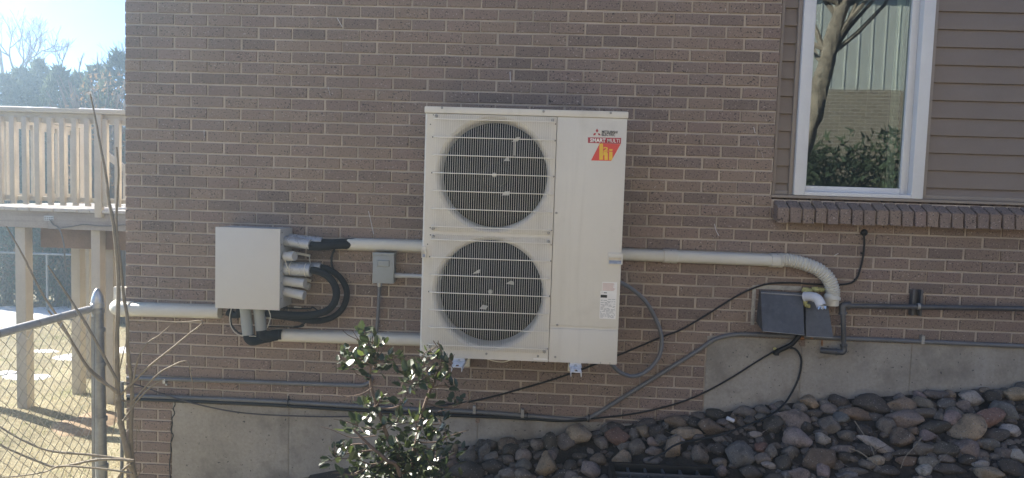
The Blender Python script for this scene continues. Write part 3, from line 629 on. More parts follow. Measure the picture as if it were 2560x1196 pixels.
# zip-tied wire loop at the bottom
MB().tube(pxpath([(582, 772, -.1), (577, 790, -.11), (580, 815, -.12), (596, 832, -.14), (606, 835, -.15)], n=5), .0045, 7).build('wire_loop', 'cable', bb)
MB().tube(pxpath([(578, 772, -.12), (574, 795, -.12), (579, 820, -.13), (598, 838, -.15), (640, 841, -.16)], n=5), .0022, 6).tube(pxpath([(672, 776, -.14), (676, 792, -.15), (671, 812, -.16), (668, 820, -.15)], n=5), .0025, 6).build('zip_tie', 'duct', bb)

def hose(path, r, lab_, name='insulated_hose', m='foam', grp='black foam-insulated refrigerant hoses', wob=.06, seg=14):
    pts = path; rs = [r*(1+wob*noise.noise((p.x*22, p.y*22, p.z*22))) for p in pts]
    return tag(MB().tube(pts, rs, seg).build(name, m, None, angle=70), lab_, 'hose', grp)
hose(pxpath([(770, 615, -.13), (800, 616, -.12), (840, 613, -.08), (872, 612, -.04), (892, 611, -.035)]), .0255, 'black foam hose, front one of the pair entering the upper duct')
hose(pxpath([(800, 606, -.05), (830, 607, -.045), (872, 605, -.03), (890, 606, -.03)]), .021, 'black foam hose, rear one of the pair entering the upper duct')
hose(pxpath([(772, 676, -.13), (792, 678, -.13), (818, 690, -.13), (836, 712, -.13), (841, 738, -.13), (831, 765, -.13), (805, 782, -.12), (755, 789, -.11), (690, 785, -.10), (640, 784, -.1)], n=8), .0205, 'black foam hose, inner one of the two looping below the box')
hose(pxpath([(798, 668, -.06), (818, 672, -.06), (846, 690, -.06), (863, 715, -.06), (867, 740, -.06), (856, 772, -.06), (828, 795, -.06), (785, 803, -.06), (735, 796, -.06), (680, 789, -.07)], n=8), .0175, 'black foam hose, outer one of the two looping below the box')
hose(pxpath([(620, 836, -.135), (622, 846, -.135), (636, 851, -.12), (660, 846, -.09), (690, 838, -.05), (705, 837, -.045)], n=6), .030, 'black taped foam bend from the drop stubs into the lower duct', wob=.2)
hose(pxpath([(653, 824, -.12), (655, 836, -.115), (670, 840, -.09), (692, 838, -.05)], n=6), .031, 'black taped foam elbow under the right drop stub', wob=.2)
hose(pxpath([(600, 772, -.06), (598, 785, -.05), (585, 788, -.04), (570, 780, -.035)], n=5), .022, 'black foam end tucked behind the branch box', wob=.2)
def cord(name, path, r, lab_, m='cable', cat='cable', grp=None, seg=7): return tag(MB().tube(path, r, seg).build(name, m, None, angle=80), lab_, cat, grp)
cord('cable', pxpath([(836, 624, -.03), (830, 640, -.02), (829, 660, -.02), (836, 680, -.03)]), .006, 'black cable hanging between the upper duct and the hose loop')
cord('cable', pxpath([(760, 815, -.012), (745, 818, -.012), (690, 817, -.012), (668, 816, -.03)])+[], .0035, 'thin dark cable lying on top of the lower left duct')
cord('cable', pxpath([(700, 770, -.02), (772, 772, -.02), (780, 768, -.02), (792, 775, -.03), (800, 785, -.04)]), .004, 'dark cable curling behind the hose loop')
cord('cable', pxpath([(765, 805, -.04), (750, 816, -.03), (735, 818, -.02)]), .006, 'short dark cable from the hose loop to the lower duct')

# ------------------------------------------------------------------ line covers (ivory ducting)
def duct(x0, x1, zA, zB, h, d, lab_, couplings=()):   # rounded trough along x from zA to zB
    t = thing('line_cover', lab_, 'duct', (min(x0, x1), -.02, zA), 'ivory line covers on the brick')
    def trough(x0, x1, zA, zB, h, d, name):
        b = MB(); n = 10; prof = []
        for i in range(n+1):
            a = -math.pi/2+math.pi*i/n; c, s_ = math.cos(a), math.sin(a)
            prof.append((-d*(abs(c)**.55), h/2*math.copysign(abs(s_)**.8, s_)))
        prof = [(-.0005, -h/2)]+prof+[(-.0005, h/2)]; N = len(prof)
        for x, z in ((x0, zA), (x0+.003, zA), (x1-.003, zB), (x1, zB)):
            e = .93 if x in (x0, x1) else 1; b.v += [(x, y*e, z+zz*e) for y, zz in prof]
        b.f = [(i*N+j, i*N+j+1, (i+1)*N+j+1, (i+1)*N+j) for i in range(3) for j in range(N-1)]+[tuple(range(N)), tuple(range(4*N-1, 3*N-1, -1))]; b.a = [0]*len(b.f)
        return b.build(name, 'duct', t, angle=50)
    trough(x0, x1, zA, zB, h, d, 'cover')
    for xa, xb in couplings:
        f = lambda x: zA+(zB-zA)*(x-x0)/(x1-x0)
        cpl = trough(xa, xb, f(xa), f(xb), h*1.13, d+.004, 'coupling'); xm = (xa+xb)/2
        if xb-xa > .06:
            for s_ in (-1, 1): MB().lathe([(0, -.002), (.004, -.002), (.004, .002)], (xm, -(d*.72), f(xm)+s_*h*.47), 'y', 8).build('clip_hole', 'black', cpl)
    return t
duct(at(873, 610).x, 1.90, 1.6155, 1.620, .071, .062, 'short ivory duct running from the upper foam hoses to the heat pump')
duct(at(689, 836).x, 1.90, 1.0545, 1.062, .073, .064, 'long ivory duct at the bottom between the branch box and heat pump')
fl = duct(-.004, .60, 1.1745, 1.181, .082, .066, 'ivory duct from the house corner to behind the branch box', [(-.006, .055)])
b = MB()                                             # corner elbow turning round the house corner
b.tube(smooth_path([(.012, -.030, 1.175), (-.022, -.028, 1.178), (-.045, -.006, 1.182), (-.05, .03, 1.186)], 5), .043, 16).build('corner_elbow', 'duct', fl)
MB().box(-.095, -.012, .03, .075, 1.15, 1.30, .012).build('corner_riser', 'duct', fl)
duct(2.905, 3.86, 1.612, 1.609, .072, .062, 'long ivory duct running right from the heat pump to the corrugated hose', [(at(1656, 640).x, at(1691, 640).x), (at(1922, 650).x, 3.885)])
fx = thing('corrugated_hose', 'ivory corrugated hose bending down behind the dryer vents', 'hose', at(1955, 650, -.03))
path = pxpath([(1950, 650, -.034), (1975, 652, -.036), (2010, 660, -.04), (2045, 674, -.045), (2070, 696, -.05), (2081, 722, -.052), (2082, 742, -.052)], n=14)
path = smooth_path(path[::4], 16); N = len(path); MB().tube(path, [.0372+.0030*math.sin(i/N*27*2*math.pi) for i in range(N)], 20, True).build('bellows', 'duct', fx, angle=25)
MB().tube([at(2082, 738, -.052), at(2081, 741, -.052), at(2080, 748, -.052), at(2079.5, 750, -.052), at(2079, 764, -.052)], [.041, .045, .045, .039, .037], 20).build('cuff', 'duct', fx, angle=40)

# ------------------------------------------------------------------ electrical disconnect and conduits
ds = thing('disconnect_box', 'small grey electrical disconnect box left of the heat pump', 'electrical box', (1.585, -.04, 1.40))
MB().box(1.526, 1.645, -.075, -.001, 1.398, 1.572, .004).build('body', 'elec', ds)
MB().box(1.524, 1.648, -.079, -.0755, 1.398, 1.560, .0015).box(1.522, 1.6485, -.083, -.002, 1.5605, 1.576, .003).build('cover', 'elec', ds)
MB().hexa([(1.549, -.0791, 1.497), (1.624, -.0791, 1.497), (1.624, -.0791, 1.534), (1.549, -.0791, 1.534), (1.554, -.088, 1.501), (1.619, -.088, 1.501), (1.619, -.088, 1.530), (1.554, -.088, 1.530)]).build('raised_plate', 'elec', ds)
def fat_conduit(name, lab_, paths, r, m='conduit', cat='conduit', grp=None, loc=None):
    t = thing(name, lab_, cat, loc or paths[0][0], grp)
    for p in paths: MB().tube(p, r, 12).build('pipe', m, t, angle=60)
    return t
c1 = fat_conduit('conduit', 'thin steel conduit dropping from the disconnect box to the lower duct', [[(1.556, -.035, 1.395), (1.552, -.033, 1.25), (1.543, -.03, 1.088)]], .0095, 'flex')
MB().tube([(1.5565, -.035, 1.400), (1.556, -.035, 1.385), (1.5558, -.035, 1.372)], [.013, .0145, .012], 10).build('connector', 'galv', c1, angle=30)
c2 = fat_conduit('conduit', 'short grey conduit from the disconnect box into the heat pump', [[(1.69, -.045, 1.4435), (1.89, -.06, 1.446)]], .0125, 'pvc')
MB().tube([(1.6455, -.045, 1.443), (1.65, -.045, 1.443), (1.672, -.045, 1.4432), (1.69, -.045, 1.4435)], [.014, .016, .016, .0145], 12).build('connector', 'pvc', c2, angle=30)
lp = pxpath([(1548, 705, -.2), (1575, 720, -.15), (1612, 752, -.1), (1640, 800, -.07), (1654, 845, -.06), (1648, 890, -.07), (1620, 925, -.09), (1585, 941, -.12), (1550, 931, -.18), (1526, 908, -.24)], n=8)
cord('flexible_conduit', lp, .0118, 'grey flexible conduit looping out from the right of the heat pump', 'flex', 'conduit', seg=10)
ca = fat_conduit('conduit', 'upper of the two grey conduits low on the brick, ending behind shrub', [pxpath([(318, 946), (500, 951), (700, 958), (880, 964), (905, 964), (922, 958), (930, 945)], -.014)], .0125)
p = at(412, 953, -.02); MB().box(p.x-.008, p.x+.008, -.032, 0, p.z-.014, p.z+.016, .002).build('strap', 'galv', ca); MB().lathe([(0, -.006), (.006, -.005), (.007, 0), (.007, .004)], (p.x+.003, -.006, p.z-.026), 'y', 10).build('screw', 'galv', ca)
cb = fat_conduit('conduit', 'dark conduit run along the foundation top with a diagonal rise to the vents', [pxpath([(318, 990), (500, 996), (720, 1006), (1000, 1022), (1185, 1030), (1320, 1040), (1400, 1047), (1450, 1050), (1474, 1045), (1500, 1030), (1620, 955), (1740, 880), (1785, 850), (1830, 838), (1880, 837), (2000, 842), (2200, 850), (2400, 859), (2600, 868)], -.016, 7)], .0125)
for px, py in ((1186, 1027), (1306, 1036), (2305, 852)):
    p = at(px, py, -.02); MB().box(p.x-.009, p.x+.009, -.034, -.004, p.z-.018, p.z+.030, .002).build('strap', 'flange', cb)
fat_conduit('conduit', 'lower black conduit tied beneath the long foundation conduit', [pxpath([(318, 998), (600, 1009), (760, 1018), (1000, 1033), (1300, 1046), (1400, 1052), (1468, 1049)], -.022, 5)], .0095, 'cable')
tie = MB()
for px, py in ((722, 1008), (1318, 1042), (1472, 1046)): p = at(px, py, -.02); tie.lathe([(.021, -.003), (.024, -.003), (.024, .003), (.021, .003)], p, 'x', 14)
tie.build('cable_tie', 'cable', cb)
# cables
g1 = cord('cable', pxpath([(2160, 588, -.02), (2161, 610, -.015), (2158, 640, -.012), (2150, 675, -.012), (2139, 700, -.012), (2115, 711, -.012), (2050, 712, -.012), (1985, 708, -.012), (1930, 709, -.012), (1890, 719, -.010), (1840, 742, -.010), (1760, 792, -.010), (1700, 826, -.012), (1650, 845, -.012), (1545, 889, -.012), (1420, 937, -.012), (1320, 968, -.012), (1200, 1000, -.012), (1120, 1012, -.02), (1050, 1026, -.03)], n=7), .0052, 'black cable from the wall plug above, sagging left past the vents')
gr = thing('cable_grommet', 'round black rubber grommet where the cable enters the brick', 'grommet', at(2160, 582, 0))
p = at(2160, 582, 0); MB().lathe([(0, -.016), (.009, -.015), (.016, -.011), (.020, -.004), (.0215, .002)], p, 'y', 12).build('plug', 'cable', gr)
for px, py in ((2157, 634), (2140, 700)):
    p = at(px, py, -.012); t = tag(MB().box(p.x-.008, p.x+.004, -.018, 0, p.z-.005, p.z+.005, .002).lathe([(0, -.019), (.0035, -.019), (.0035, -.017)], (p.x-.005, 0, p.z), 'y', 8).build('cable_clip', 'cable', None), 'black cable clip, %s of two on the plug cable' % ('upper' if py < 660 else 'lower'), 'clip', 'cable clips')
cord('cable', pxpath([(1945, 873, -.02), (1890, 906, -.012), (1820, 950, -.012), (1750, 987, -.012), (1690, 1010, -.012), (1620, 1028, -.012), (1550, 1040, -.014), (1478, 1047, -.03)], n=6), .0050, 'black cable running down left from the brass clip on the concrete')
cord('hose', pxpath([(1998, 838, -.05), (1990, 850, -.05), (1975, 864, -.04), (1950, 876, -.03), (1938, 884, -.03)], n=6), .0135, 'black hose end coming out below the dryer vent', 'cable', 'hose')
p = at(1940, 880, -.02); MBc = thing('hose_clip', 'small brass and black clip holding the hose on the concrete', 'clip', p)
MB().box(p.x-.014, p.x+.012, -.042, -.003, p.z-.018, p.z+.004, .004).build('clamp', 'cable', MBc); MB().lathe([(.003, -.004), (.009, -.004), (.009, .004), (.003, .004)], (p.x-.005, -.012, p.z+.016), 'y', 12).build('eye', 'yfoam', MBc)
cord('cable', pxpath([(1976, 870, -.02), (1990, 874, -.02), (2002, 893, -.015), (2003, 915, -.013), (1995, 950, -.013), (1975, 990, -.03), (1955, 1016, -.10), (1930, 1035, -.16), (1895, 1052, -.22), (1850, 1070, -.28), (1800, 1088, -.33), (1740, 1100, -.38), (1690, 1112, -.42), (1660, 1132, -.46), (1620, 1152, -.5)], n=6), .0055, 'black cable falling from the vents onto the rocks')
cord('cable', pxpath([(318, 958, -.03), (360, 968, -.035), (420, 990, -.035), (500, 1013, -.034), (600, 1032, -.033), (720, 1040, -.033), (860, 1042, -.033), (1000, 1036, -.035), (1120, 1014, -.035)], n=6), .0042, 'thin grey-brown cable sagging across the concrete foundation', 'cable2')
cord('conduit', pxpath([(305, 955, -.035), (306, 1030, -.035), (305, 1120, -.03), (304, 1260, -.03)], n=3), .010, 'grey conduit rising from the ground at the house corner', 'conduit', 'conduit', seg=10)

# ------------------------------------------------------------------ vents and gas pipe on the right
def vent(name, lab_, tl, tr, br_, bl, top_y, bot_y, flange):
    t = thing(name, lab_, 'vent', (at(*bl, bot_y).x, -.01, at(*bl, bot_y).z), 'dryer vent hoods')
    a, b_, c, d = at(tl[0], tl[1], top_y), at(tr[0], tr[1], top_y), at(br_[0], br_[1], bot_y), at(bl[0], bl[1], bot_y)
    m = MB(); w = lambda p: Vector((p.x, -.003, p.z))
    m.add([a, b_, c, d, w(a), w(b_), w(c)+Vector((0, 0, .03)), w(d)+Vector((0, 0, .03))], [(0, 3, 2, 1), (0, 1, 5, 4), (0, 4, 7, 3), (1, 2, 6, 5)])
    o = m.build('hood', 'hood', t, smooth=False); sol = o.modifiers.new('sheet', 'SOLIDIFY'); sol.thickness = .0018
    MB().tube([d+Vector((0, -.001, 0)), c+Vector((0, -.001, 0))], .0016, 6).build('hem', 'flange', t)
    if flange:
        fa = MB(); q = .020
        fa.box(a.x-.016, b_.x-.002, -.005, -.002, a.z+.004, a.z+.030, .001); fa.box(a.x-.040, a.x-.018, -.005, -.002, d.z+.010, a.z+.026, .001)
        fo = fa.build('flange', 'flange', t)
        for fx_, fz in ((a.x+.05, a.z+.018), (a.x+.13, a.z+.018), (a.x-.029, a.z-.10)): MB().lathe([(0, -.004), (.0035, -.003), (.005, 0)], (fx_, -.005, fz), 'y', 8).build('screw', 'screw', fo)
        MB().tube([a+Vector((0, -.004, -.012)), b_+Vector((0, -.004, -.012))], .0045, 6).build('top_fold', 'flange', t)
    return t
vent('vent_hood', 'large dark blue-grey metal dryer vent hood with bare metal flange', (1902, 727), (2007, 734), (2011, 838), (1906, 828), -.032, -.125, True)
vent('vent_hood', 'smaller dark vent hood, half hidden under the white elbow', (2014, 752), (2070, 760), (2083, 845), (2015, 841), -.030, -.095, False)
def lump(name, blobs, m, lab_, cat, seed=1, amp=.35, fr=60):
    bm = bmesh.new()
    for c, r in blobs:
        q = bmesh.ops.create_icosphere(bm, subdivisions=3, radius=1)
        for v in q['verts']:
            d = v.co.copy(); n_ = 1+amp*noise.noise(d*1.7+Vector((seed, c[0]*9, c[2]*9)))+amp*.4*noise.noise(d*4.3+Vector((c[0]*30, seed, 0)))
            v.co = Vector(c)+Vector((d.x*r[0], d.y*r[1], d.z*r[2]))*n_
    return tag(MB().bm(bm).build(name, m, None, angle=60), lab_, cat)
P = lambda x, y, Y: tuple(at(x, y, Y))
lump('spray_foam', [(P(2016, 727, -.02), (.028, .020, .016)), (P(2040, 724, -.02), (.030, .018, .013)), (P(2012, 752, -.035), (.014, .02, .034)), (P(2054, 725, -.02), (.018, .016, .012)), (P(2020, 765, -.05), (.012, .014, .012))], 'yfoam', 'yellow expanding foam around the pipes by the vents', 'foam', 4, .5)
we = thing('vent_elbow', 'white plastic pipe elbow with torn silver tape between the vents', 'pipe', at(2035, 745, -.06))
MB().tube(smooth_path([at(2012, 742, -.045), at(2028, 742, -.075), at(2044, 748, -.105), at(2053, 764, -.12)], 6), [.027+.0015*(i % 9 == 0) for i in range(19)], 20).build('elbow', 'white', we, angle=50)
b = MB(); c0 = at(2054, 766, -.12); g = random.Random(5)
for i in range(9):
    a = 2*math.pi*i/9; r = .027; d = .016+g.random()*.014
    q0 = Vector((c0.x+r*math.cos(a), c0.y+r*math.sin(a)*.8, c0.z+.004)); q1 = Vector((c0.x+r*math.cos(a+.75), c0.y+r*math.sin(a+.75)*.8, c0.z+.004))
    b.add([q0, q1, q1*.5+q0*.5+Vector((g.uniform(-.004, .004), g.uniform(-.004, .004), -d)), q0+Vector((0, -.002, -d*.6))], [(0, 1, 2, 3)])
b.build('torn_tape', 'foilblue', we, smooth=False)
gp = thing('gas_pipe', 'dark steel gas pipe with elbows right of the vents', 'pipe', at(2107, 870, -.05))
MB().tube([at(2112, 765, -.055), at(2300, 768, -.055), at(2700, 775, -.055)], .0145, 14).build('pipe', 'steelpipe', gp)
MB().tube([at(2107, 775, -.055), at(2110, 868, -.055)], .0135, 14).build('pipe', 'steelpipe', gp)
MB().tube([at(2052, 876, -.02), at(2075, 879, -.05), at(2098, 880, -.055)], .0165, 14).build('pipe', 'steelpipe', gp)
def fitting(pts, r):
    ps = smooth_path(pts, 5); n = len(ps); return MB().tube(ps, [r*1.22 if i in (0, 1, n-1, n-2) else r for i in range(n)], 14).build('elbow', 'steelpipe', gp, angle=40)
fitting([at(2107, 786, -.055), at(2106, 772, -.055), at(2110, 764, -.055), at(2124, 764, -.055)], .0195); fitting([at(2109, 862, -.055), at(2110, 875, -.055), at(2105, 881, -.055), at(2090, 880, -.055)], .0165)
lump('mortar_patch', [(P(2050, 886, .0), (.040, .010, .024)), (P(2066, 892, .0), (.03, .008, .014)), (P(2042, 873, .002), (.022, .008, .018))], 'concrete', 'rough grey mortar patch where the gas pipe enters the concrete', 'mortar', 8, .5)
lump('copper_fitting', [(P(2005, 846, -.03), (.013, .012, .012)), (P(2028, 845, -.02), (.02, .01, .006)), (P(2055, 858, -.02), (.006, .006, .018))], 'copper', 'rust coloured pipe ends showing under the vent hoods', 'fitting', 2, .25)
st = thing('strut_clamp', 'dark strut channel clamping the gas pipe to the brick', 'clamp', at(2292, 758, -.02))
a, c = at(2281, 725, -.03), at(2303, 790, -.03)
MB().box(a.x, a.x+.012, -.040, -.001, c.z, a.z, .001).box(c.x-.014, c.x-.002, -.040, -.001, c.z, a.z, .001).box(a.x+.012, c.x-.014, -.006, -.001, c.z, a.z).build('channel', 'steelpipe', st)
p = at(2294, 766, -.05); MB().lathe([(.0150, -.007), (.0185, -.007), (.0185, .007), (.0150, .007)], (p.x, -.055, p.z), 'x', 16).build('saddle', 'flange', st)

# ------------------------------------------------------------------ river rocks along the foundation
def angular_rock(seed):
    g = random.Random(seed); bm = bmesh.new()
    for i in range(26):
        d = Vector((g.gauss(0, 1), g.gauss(0, 1), g.gauss(0, 1))).normalized()*g.uniform(.93, 1.08); bm.verts.new(d)
    q = bmesh.ops.convex_hull(bm, input=bm.verts[:]); bmesh.ops.delete(bm, geom=[v for v in bm.verts if not v.link_faces], context='VERTS')
    bmesh.ops.bevel(bm, geom=bm.edges[:], offset=.09, segments=2, profile=.5, affect='EDGES'); bmesh.ops.triangulate(bm, faces=bm.faces[:])
    bmesh.ops.subdivide_edges(bm, edges=[e for e in bm.edges if e.calc_length() > .35], cuts=1, use_grid_fill=True); o = Vector((seed*3.1, 7, 1))
    for v in bm.verts: v.co *= 1+.05*noise.noise(v.co*3+o)+.03*noise.noise(v.co*8+o)
    o_ = MB().bm(bm).build('river_rock', 'rock', None, angle=50); me = o_.data; bpy.data.objects.remove(o_); return me
def rock_mesh(seed):
    g = random.Random(seed); bm = bmesh.new(); bmesh.ops.create_icosphere(bm, subdivisions=3, radius=1)
    o = Vector((g.uniform(-50, 50), g.uniform(-50, 50), g.uniform(-50, 50))); ang = seed % 3 == 0
    planes = [(Vector((g.uniform(-1, 1), g.uniform(-1, 1), g.uniform(-1, 1))).normalized(), g.uniform(.50, .82)) for _ in range(13 if ang else 8)]
    for v in bm.verts:
        d = v.co.normalized(); p = d*(1+.22*noise.noise(d*1.1+o)+.08*noise.noise(d*2.6+o))
        for n_, h_ in planes:
            e = p.dot(n_)-h_
            if e > 0: p = p-n_*e*(.97 if ang else .85)
        v.co = p*(1+.035*noise.noise(d*5+o)+.02*noise.noise(d*11+o))
    b = MB().bm(bm); o_ = b.build('river_rock', 'rock', None, angle=55); me = o_.data; bpy.data.objects.remove(o_); return me
RM = [rock_mesh(i) for i in range(10)]+[angular_rock(100+i) for i in range(12)]
COLS = {'g': (.185, .155, .130), 'd': (.092, .077, .065), 't': (.29, .222, .155), 'p': (.235, .182, .16), 'b': (.17, .158, .148), 'l': (.36, .315, .275), 'r': (.225, .132, .104), 'w': (.175, .126, .092)}
def bed_hit(px, py):
    v = (_f+_r*((px-1280)/FPX)-_u*((py-598)/FPX)); lo = None
    for i in range(260):
        Y = -1.3+i*.005; p = CAM+v*((Y-CAM.y)/v.y)
        if p.z <= hgt(p.x, p.y)+.02: return p
    return CAM+v*((-.04-CAM.y)/v.y)
WORD = {'g': 'grey', 'd': 'dark grey', 't': 'tan', 'p': 'purplish grey', 'b': 'bluish grey', 'l': 'pale grey', 'r': 'pink', 'w': 'brown'}
ROCKS = [(1453,1083,70,48,'t','tan-brown boulder resting against the foundation under the diagonal conduit',0),(1418,1103,46,40,'g',0,0),(1377,1105,34,44,'d',0,0),(1343,1111,30,32,'g',0,60),(1207,1132,28,55,'b','bluish upright stone leaning at the concrete joint right of the shrub',15),(1169,1144,44,36,'g',0,0),(1132,1142,28,20,'p',0,0),(1230,1142,38,22,'g',0,-10),(1276,1126,40,28,'d',0,-10),(1268,1150,30,22,'g',0,0),(1307,1140,42,30,'g',0,0),(1307,1163,38,36,'b',0,0),(1364,1166,64,62,'t','large round tan boulder at the bottom edge, centre of the rock bed',0),(1232,1166,54,30,'d',0,0),(1167,1179,80,48,'d',0,0),(1270,1187,44,28,'g',0,0),(1311,1187,46,30,'g',0,0),(1494,1150,40,32,'w',0,0),(1449,1142,36,16,'d',0,0),(1425,1166,36,26,'d',0,-30),(1477,1175,44,40,'p',0,40),(1429,1189,36,24,'g',0,0),(1516,1077,28,24,'g',0,0),(1546,1091,60,48,'r','knobbly reddish-purple rock beside the tan boulder',10),(1504,1107,40,38,'g',0,40),(1585,1087,26,34,'g',0,0),(1607,1079,42,34,'t',0,30),(1553,1148,46,46,'t','blocky tan stone on the corner of the black drain frame',0),(1593,1120,40,40,'g',0,0),
(1694,1059,56,32,'w',0,-25),(1643,1079,38,34,'d',0,0),(1718,1083,68,27,'t','long low tan stone below the brick step',3),(1778,1068,62,40,'w','broad brown stone at the foot of the concrete step',0),(1737,1060,36,26,'d',0,0),(1681,1118,40,64,'t','banded tan stone tilted steeply, crossed by the black cable',-35),(1696,1098,34,20,'l',0,20),(1632,1107,28,26,'p',0,0),(1634,1128,40,24,'g',0,0),(1634,1152,44,20,'g',0,0),(1799,1098,40,22,'g',0,0),(1797,1122,36,34,'d',0,0),(1852,1133,76,70,'b','largest bluish boulder with a tan shoulder, near the bottom edge',0),(1750,1139,34,44,'g',0,-20),(1797,1158,40,24,'g',0,0),(1904,1118,32,26,'r',0,0),(1891,1086,28,16,'l',0,0),(1936,1060,46,44,'d','dark angular stone under the falling cable',0),(1981,1047,84,52,'p','large pinkish-grey boulder below the vents',15),(1998,1097,72,50,'p','large purplish oval boulder below the pinkish one',8),(2075,1062,50,48,'g','round grey stone below the gas pipe',0),(2024,1004,46,36,'t','pale tan stone against the concrete beneath the gas pipe elbow',20),(2000,1021,34,24,'g',0,0),(2077,1023,42,30,'g',0,0),(2037,1034,42,20,'d',0,0),(1910,1026,40,24,'g',0,0),(1863,1032,50,30,'g',0,0),(1904,1043,30,18,'g',0,0),(1874,1053,30,26,'g',0,0),(1833,1049,24,26,'w',0,0),(2058,1096,36,28,'l',0,0),(1975,1130,40,30,'g',0,0),(2052,1143,84,60,'w','big dark brown wedge-shaped boulder near the bottom edge',-25),(2060,1180,36,40,'p',0,0),(1923,1163,36,16,'l',0,10),(1878,1180,60,36,'d',0,0),(1908,1148,40,26,'g',0,0),(1960,1156,36,40,'d',0,0),(1996,1184,54,28,'p',0,0),(1968,1188,36,20,'b',0,0),(1805,1178,22,30,'p',0,0),(1930,1130,26,34,'g',0,-20),
(2181,1011,76,44,'d','wide dark stone touching the concrete, left of the spotted tan one',0),(2256,1013,70,42,'t','spotted tan boulder touching the concrete wall',5),(2315,1008,58,26,'g',0,12),(2367,1011,44,34,'b','bluish blocky stone near the concrete',0),(2431,993,56,42,'l','pale round stone highest against the concrete',0),(2410,1013,40,26,'g',0,0),(2517,1026,58,44,'b',0,0),(2547,987,60,32,'t','square-cut tan slab at the right edge against concrete',0),(2482,993,40,30,'d',0,0),(2463,1049,96,46,'r','long pink stone slab lying tilted at the right',28),(2423,1073,92,58,'t','big oval boulder, grey to tan, below the pink slab',-18),(2260,1051,80,44,'p','wide pale purple stone with cracks',14),(2140,1036,74,28,'w','flat striped brown stone like split wood',6),(2219,1066,44,40,'g','round grey stone with pale stripes',0),(2315,1034,60,22,'g',0,0),(2351,1045,28,24,'g',0,0),(2384,1049,44,44,'p',0,0),(2166,1079,40,30,'d',0,20),(2114,1090,44,28,'g',0,0),(2256,1098,72,46,'w','flat-topped brown-grey stone under the pale purple one',0),(2320,1092,50,28,'p',0,10),(2335,1068,80,30,'d',0,15),(2196,1113,96,32,'l','long pale slab lying diagonally near the twigs',22),(2170,1126,50,30,'d',0,0),(2112,1124,56,20,'g',0,0),(2114,1143,40,24,'d',0,0),(2311,1122,44,44,'g',0,30),(2365,1122,72,40,'d','broad dark smooth stone near the right bottom',0),(2418,1122,60,46,'p',0,0),(2493,1088,64,28,'d',0,15),(2530,1077,60,30,'l',0,0),(2476,1111,44,26,'g',0,0),(2517,1133,52,28,'g',0,0),(2326,1156,44,30,'g',0,0),(2193,1152,44,24,'t',0,0),(2264,1133,74,18,'d',0,5),(2268,1152,56,24,'w',0,0),(2373,1173,80,24,'d',0,5),(2472,1184,66,30,'t',0,0),(2313,1175,40,24,'l',0,20),(2133,1178,70,18,'g',0,0),(2114,1190,60,20,'b',0,0),(2547,1141,34,30,'l',0,0),(2452,1160,40,18,'l',0,0),(2420,1150,44,26,'d',0,0),(2370,1148,40,22,'g',0,0),(2220,1178,50,26,'d',0,0),(2530,1170,60,40,'d',0,0)]
placed = []; gk = random.Random(11); used = {}
def add_rock(p, a, b_, c, key, lab_, tilt=0.0):
    o = bpy.data.objects.new('river_rock', RM[gk.randrange(10) if a*c > .0042 else gk.randrange(len(RM))]); COL.objects.link(o)
    o.location = p; o.scale = (a, b_, c); o.rotation_euler = (gk.uniform(-.12, .12), R(tilt)+gk.uniform(-.05, .05), gk.choice((0, math.pi))+gk.uniform(-.2, .2)*(1 if b_ > .8*a else .5))
    cc = COLS[key]; j = gk.uniform(.85, 1.15); o.color = (cc[0]*j*gk.uniform(.96, 1.04), cc[1]*j, cc[2]*j*gk.uniform(.96, 1.04), 1)
    tag(o, lab_, 'rock', 'river rocks along the foundation'); placed.append((p, max(a, b_))); return o
def zone_of(px): return 'right of the shrub' if px < 1420 else 'around the black drain frame' if px < 1650 else 'under the step in the brick' if px < 1830 else 'below the dryer vents' if px < 2090 else 'beneath the gas pipe run' if px < 2330 else 'at the far right end'
for px, py, w, h_, key, lab_, tilt in ROCKS:
    p = bed_hit(px, py+h_*.30); s_ = (p-CAM).dot(_f)/FPX; a, c = w/2*s_*1.2, h_/2*s_*1.2; b_ = min(max(a, c), 1.3*min(a, c))*.95
    p = p+Vector((0, .25*b_, h_*.22*s_)); p.y = min(p.y, -b_*.8-.002)
    if not lab_:
        size = 'small' if w*h_ < 900 else 'middling' if w*h_ < 1600 else 'large'
        zone = zone_of(px)
        lab_ = '%s %s rock in the bed %s' % (size, WORD[key], zone)
    add_rock(p, a, b_, c, key, lab_, -tilt)
tries = 0; nf = 0
while nf < 183 and tries < 20000:
    tries += 1; x = gk.uniform(1.75, 5.9); y = -abs(gk.uniform(.03, 1.0)) if nf > 55 else -gk.uniform(.03, .10); r = gk.uniform(.024, .060)*(1 if nf < 110 else .7)
    p = Vector((x, y, hgt(x, y)+r*.45))
    px, py = project(p)
    if px > 2640 or py > 1300 or (1380 < px < 1480 and 1110 < py < 1150) or (1520 < px < 1790 and py > 1140): continue
    if any((p-q).length < (r+s_)*.52 for q, s_ in placed): continue
    key = gk.choice('gggdddptwb'); add_rock(p, r*gk.uniform(.9, 1.5), r, r*gk.uniform(.6, .95), key, 'pebble-sized %s stone filling a gap %s' % (WORD[key], zone_of(px)), gk.uniform(-25, 25)); nf += 1
ORD = ['first', 'second', 'third', 'fourth', 'fifth', 'sixth', 'seventh', 'eighth', 'ninth', 'tenth', 'eleventh', 'twelfth', 'thirteenth', 'fourteenth', 'fifteenth', 'sixteenth', 'seventeenth', 'eighteenth', 'nineteenth', 'twentieth']+['%dth' % k_ for k_ in range(21, 60)]
same = {}
for o in COL.objects:
    if o.name.startswith('river_rock'): same.setdefault(o['label'], []).append(o)
for lb, os_ in same.items():
    if len(os_) > 1:
        for i, o in enumerate(sorted(os_, key=lambda q: project(q.location)[0])): o['label'] = '%s, %s from left' % (lb, ORD[i])
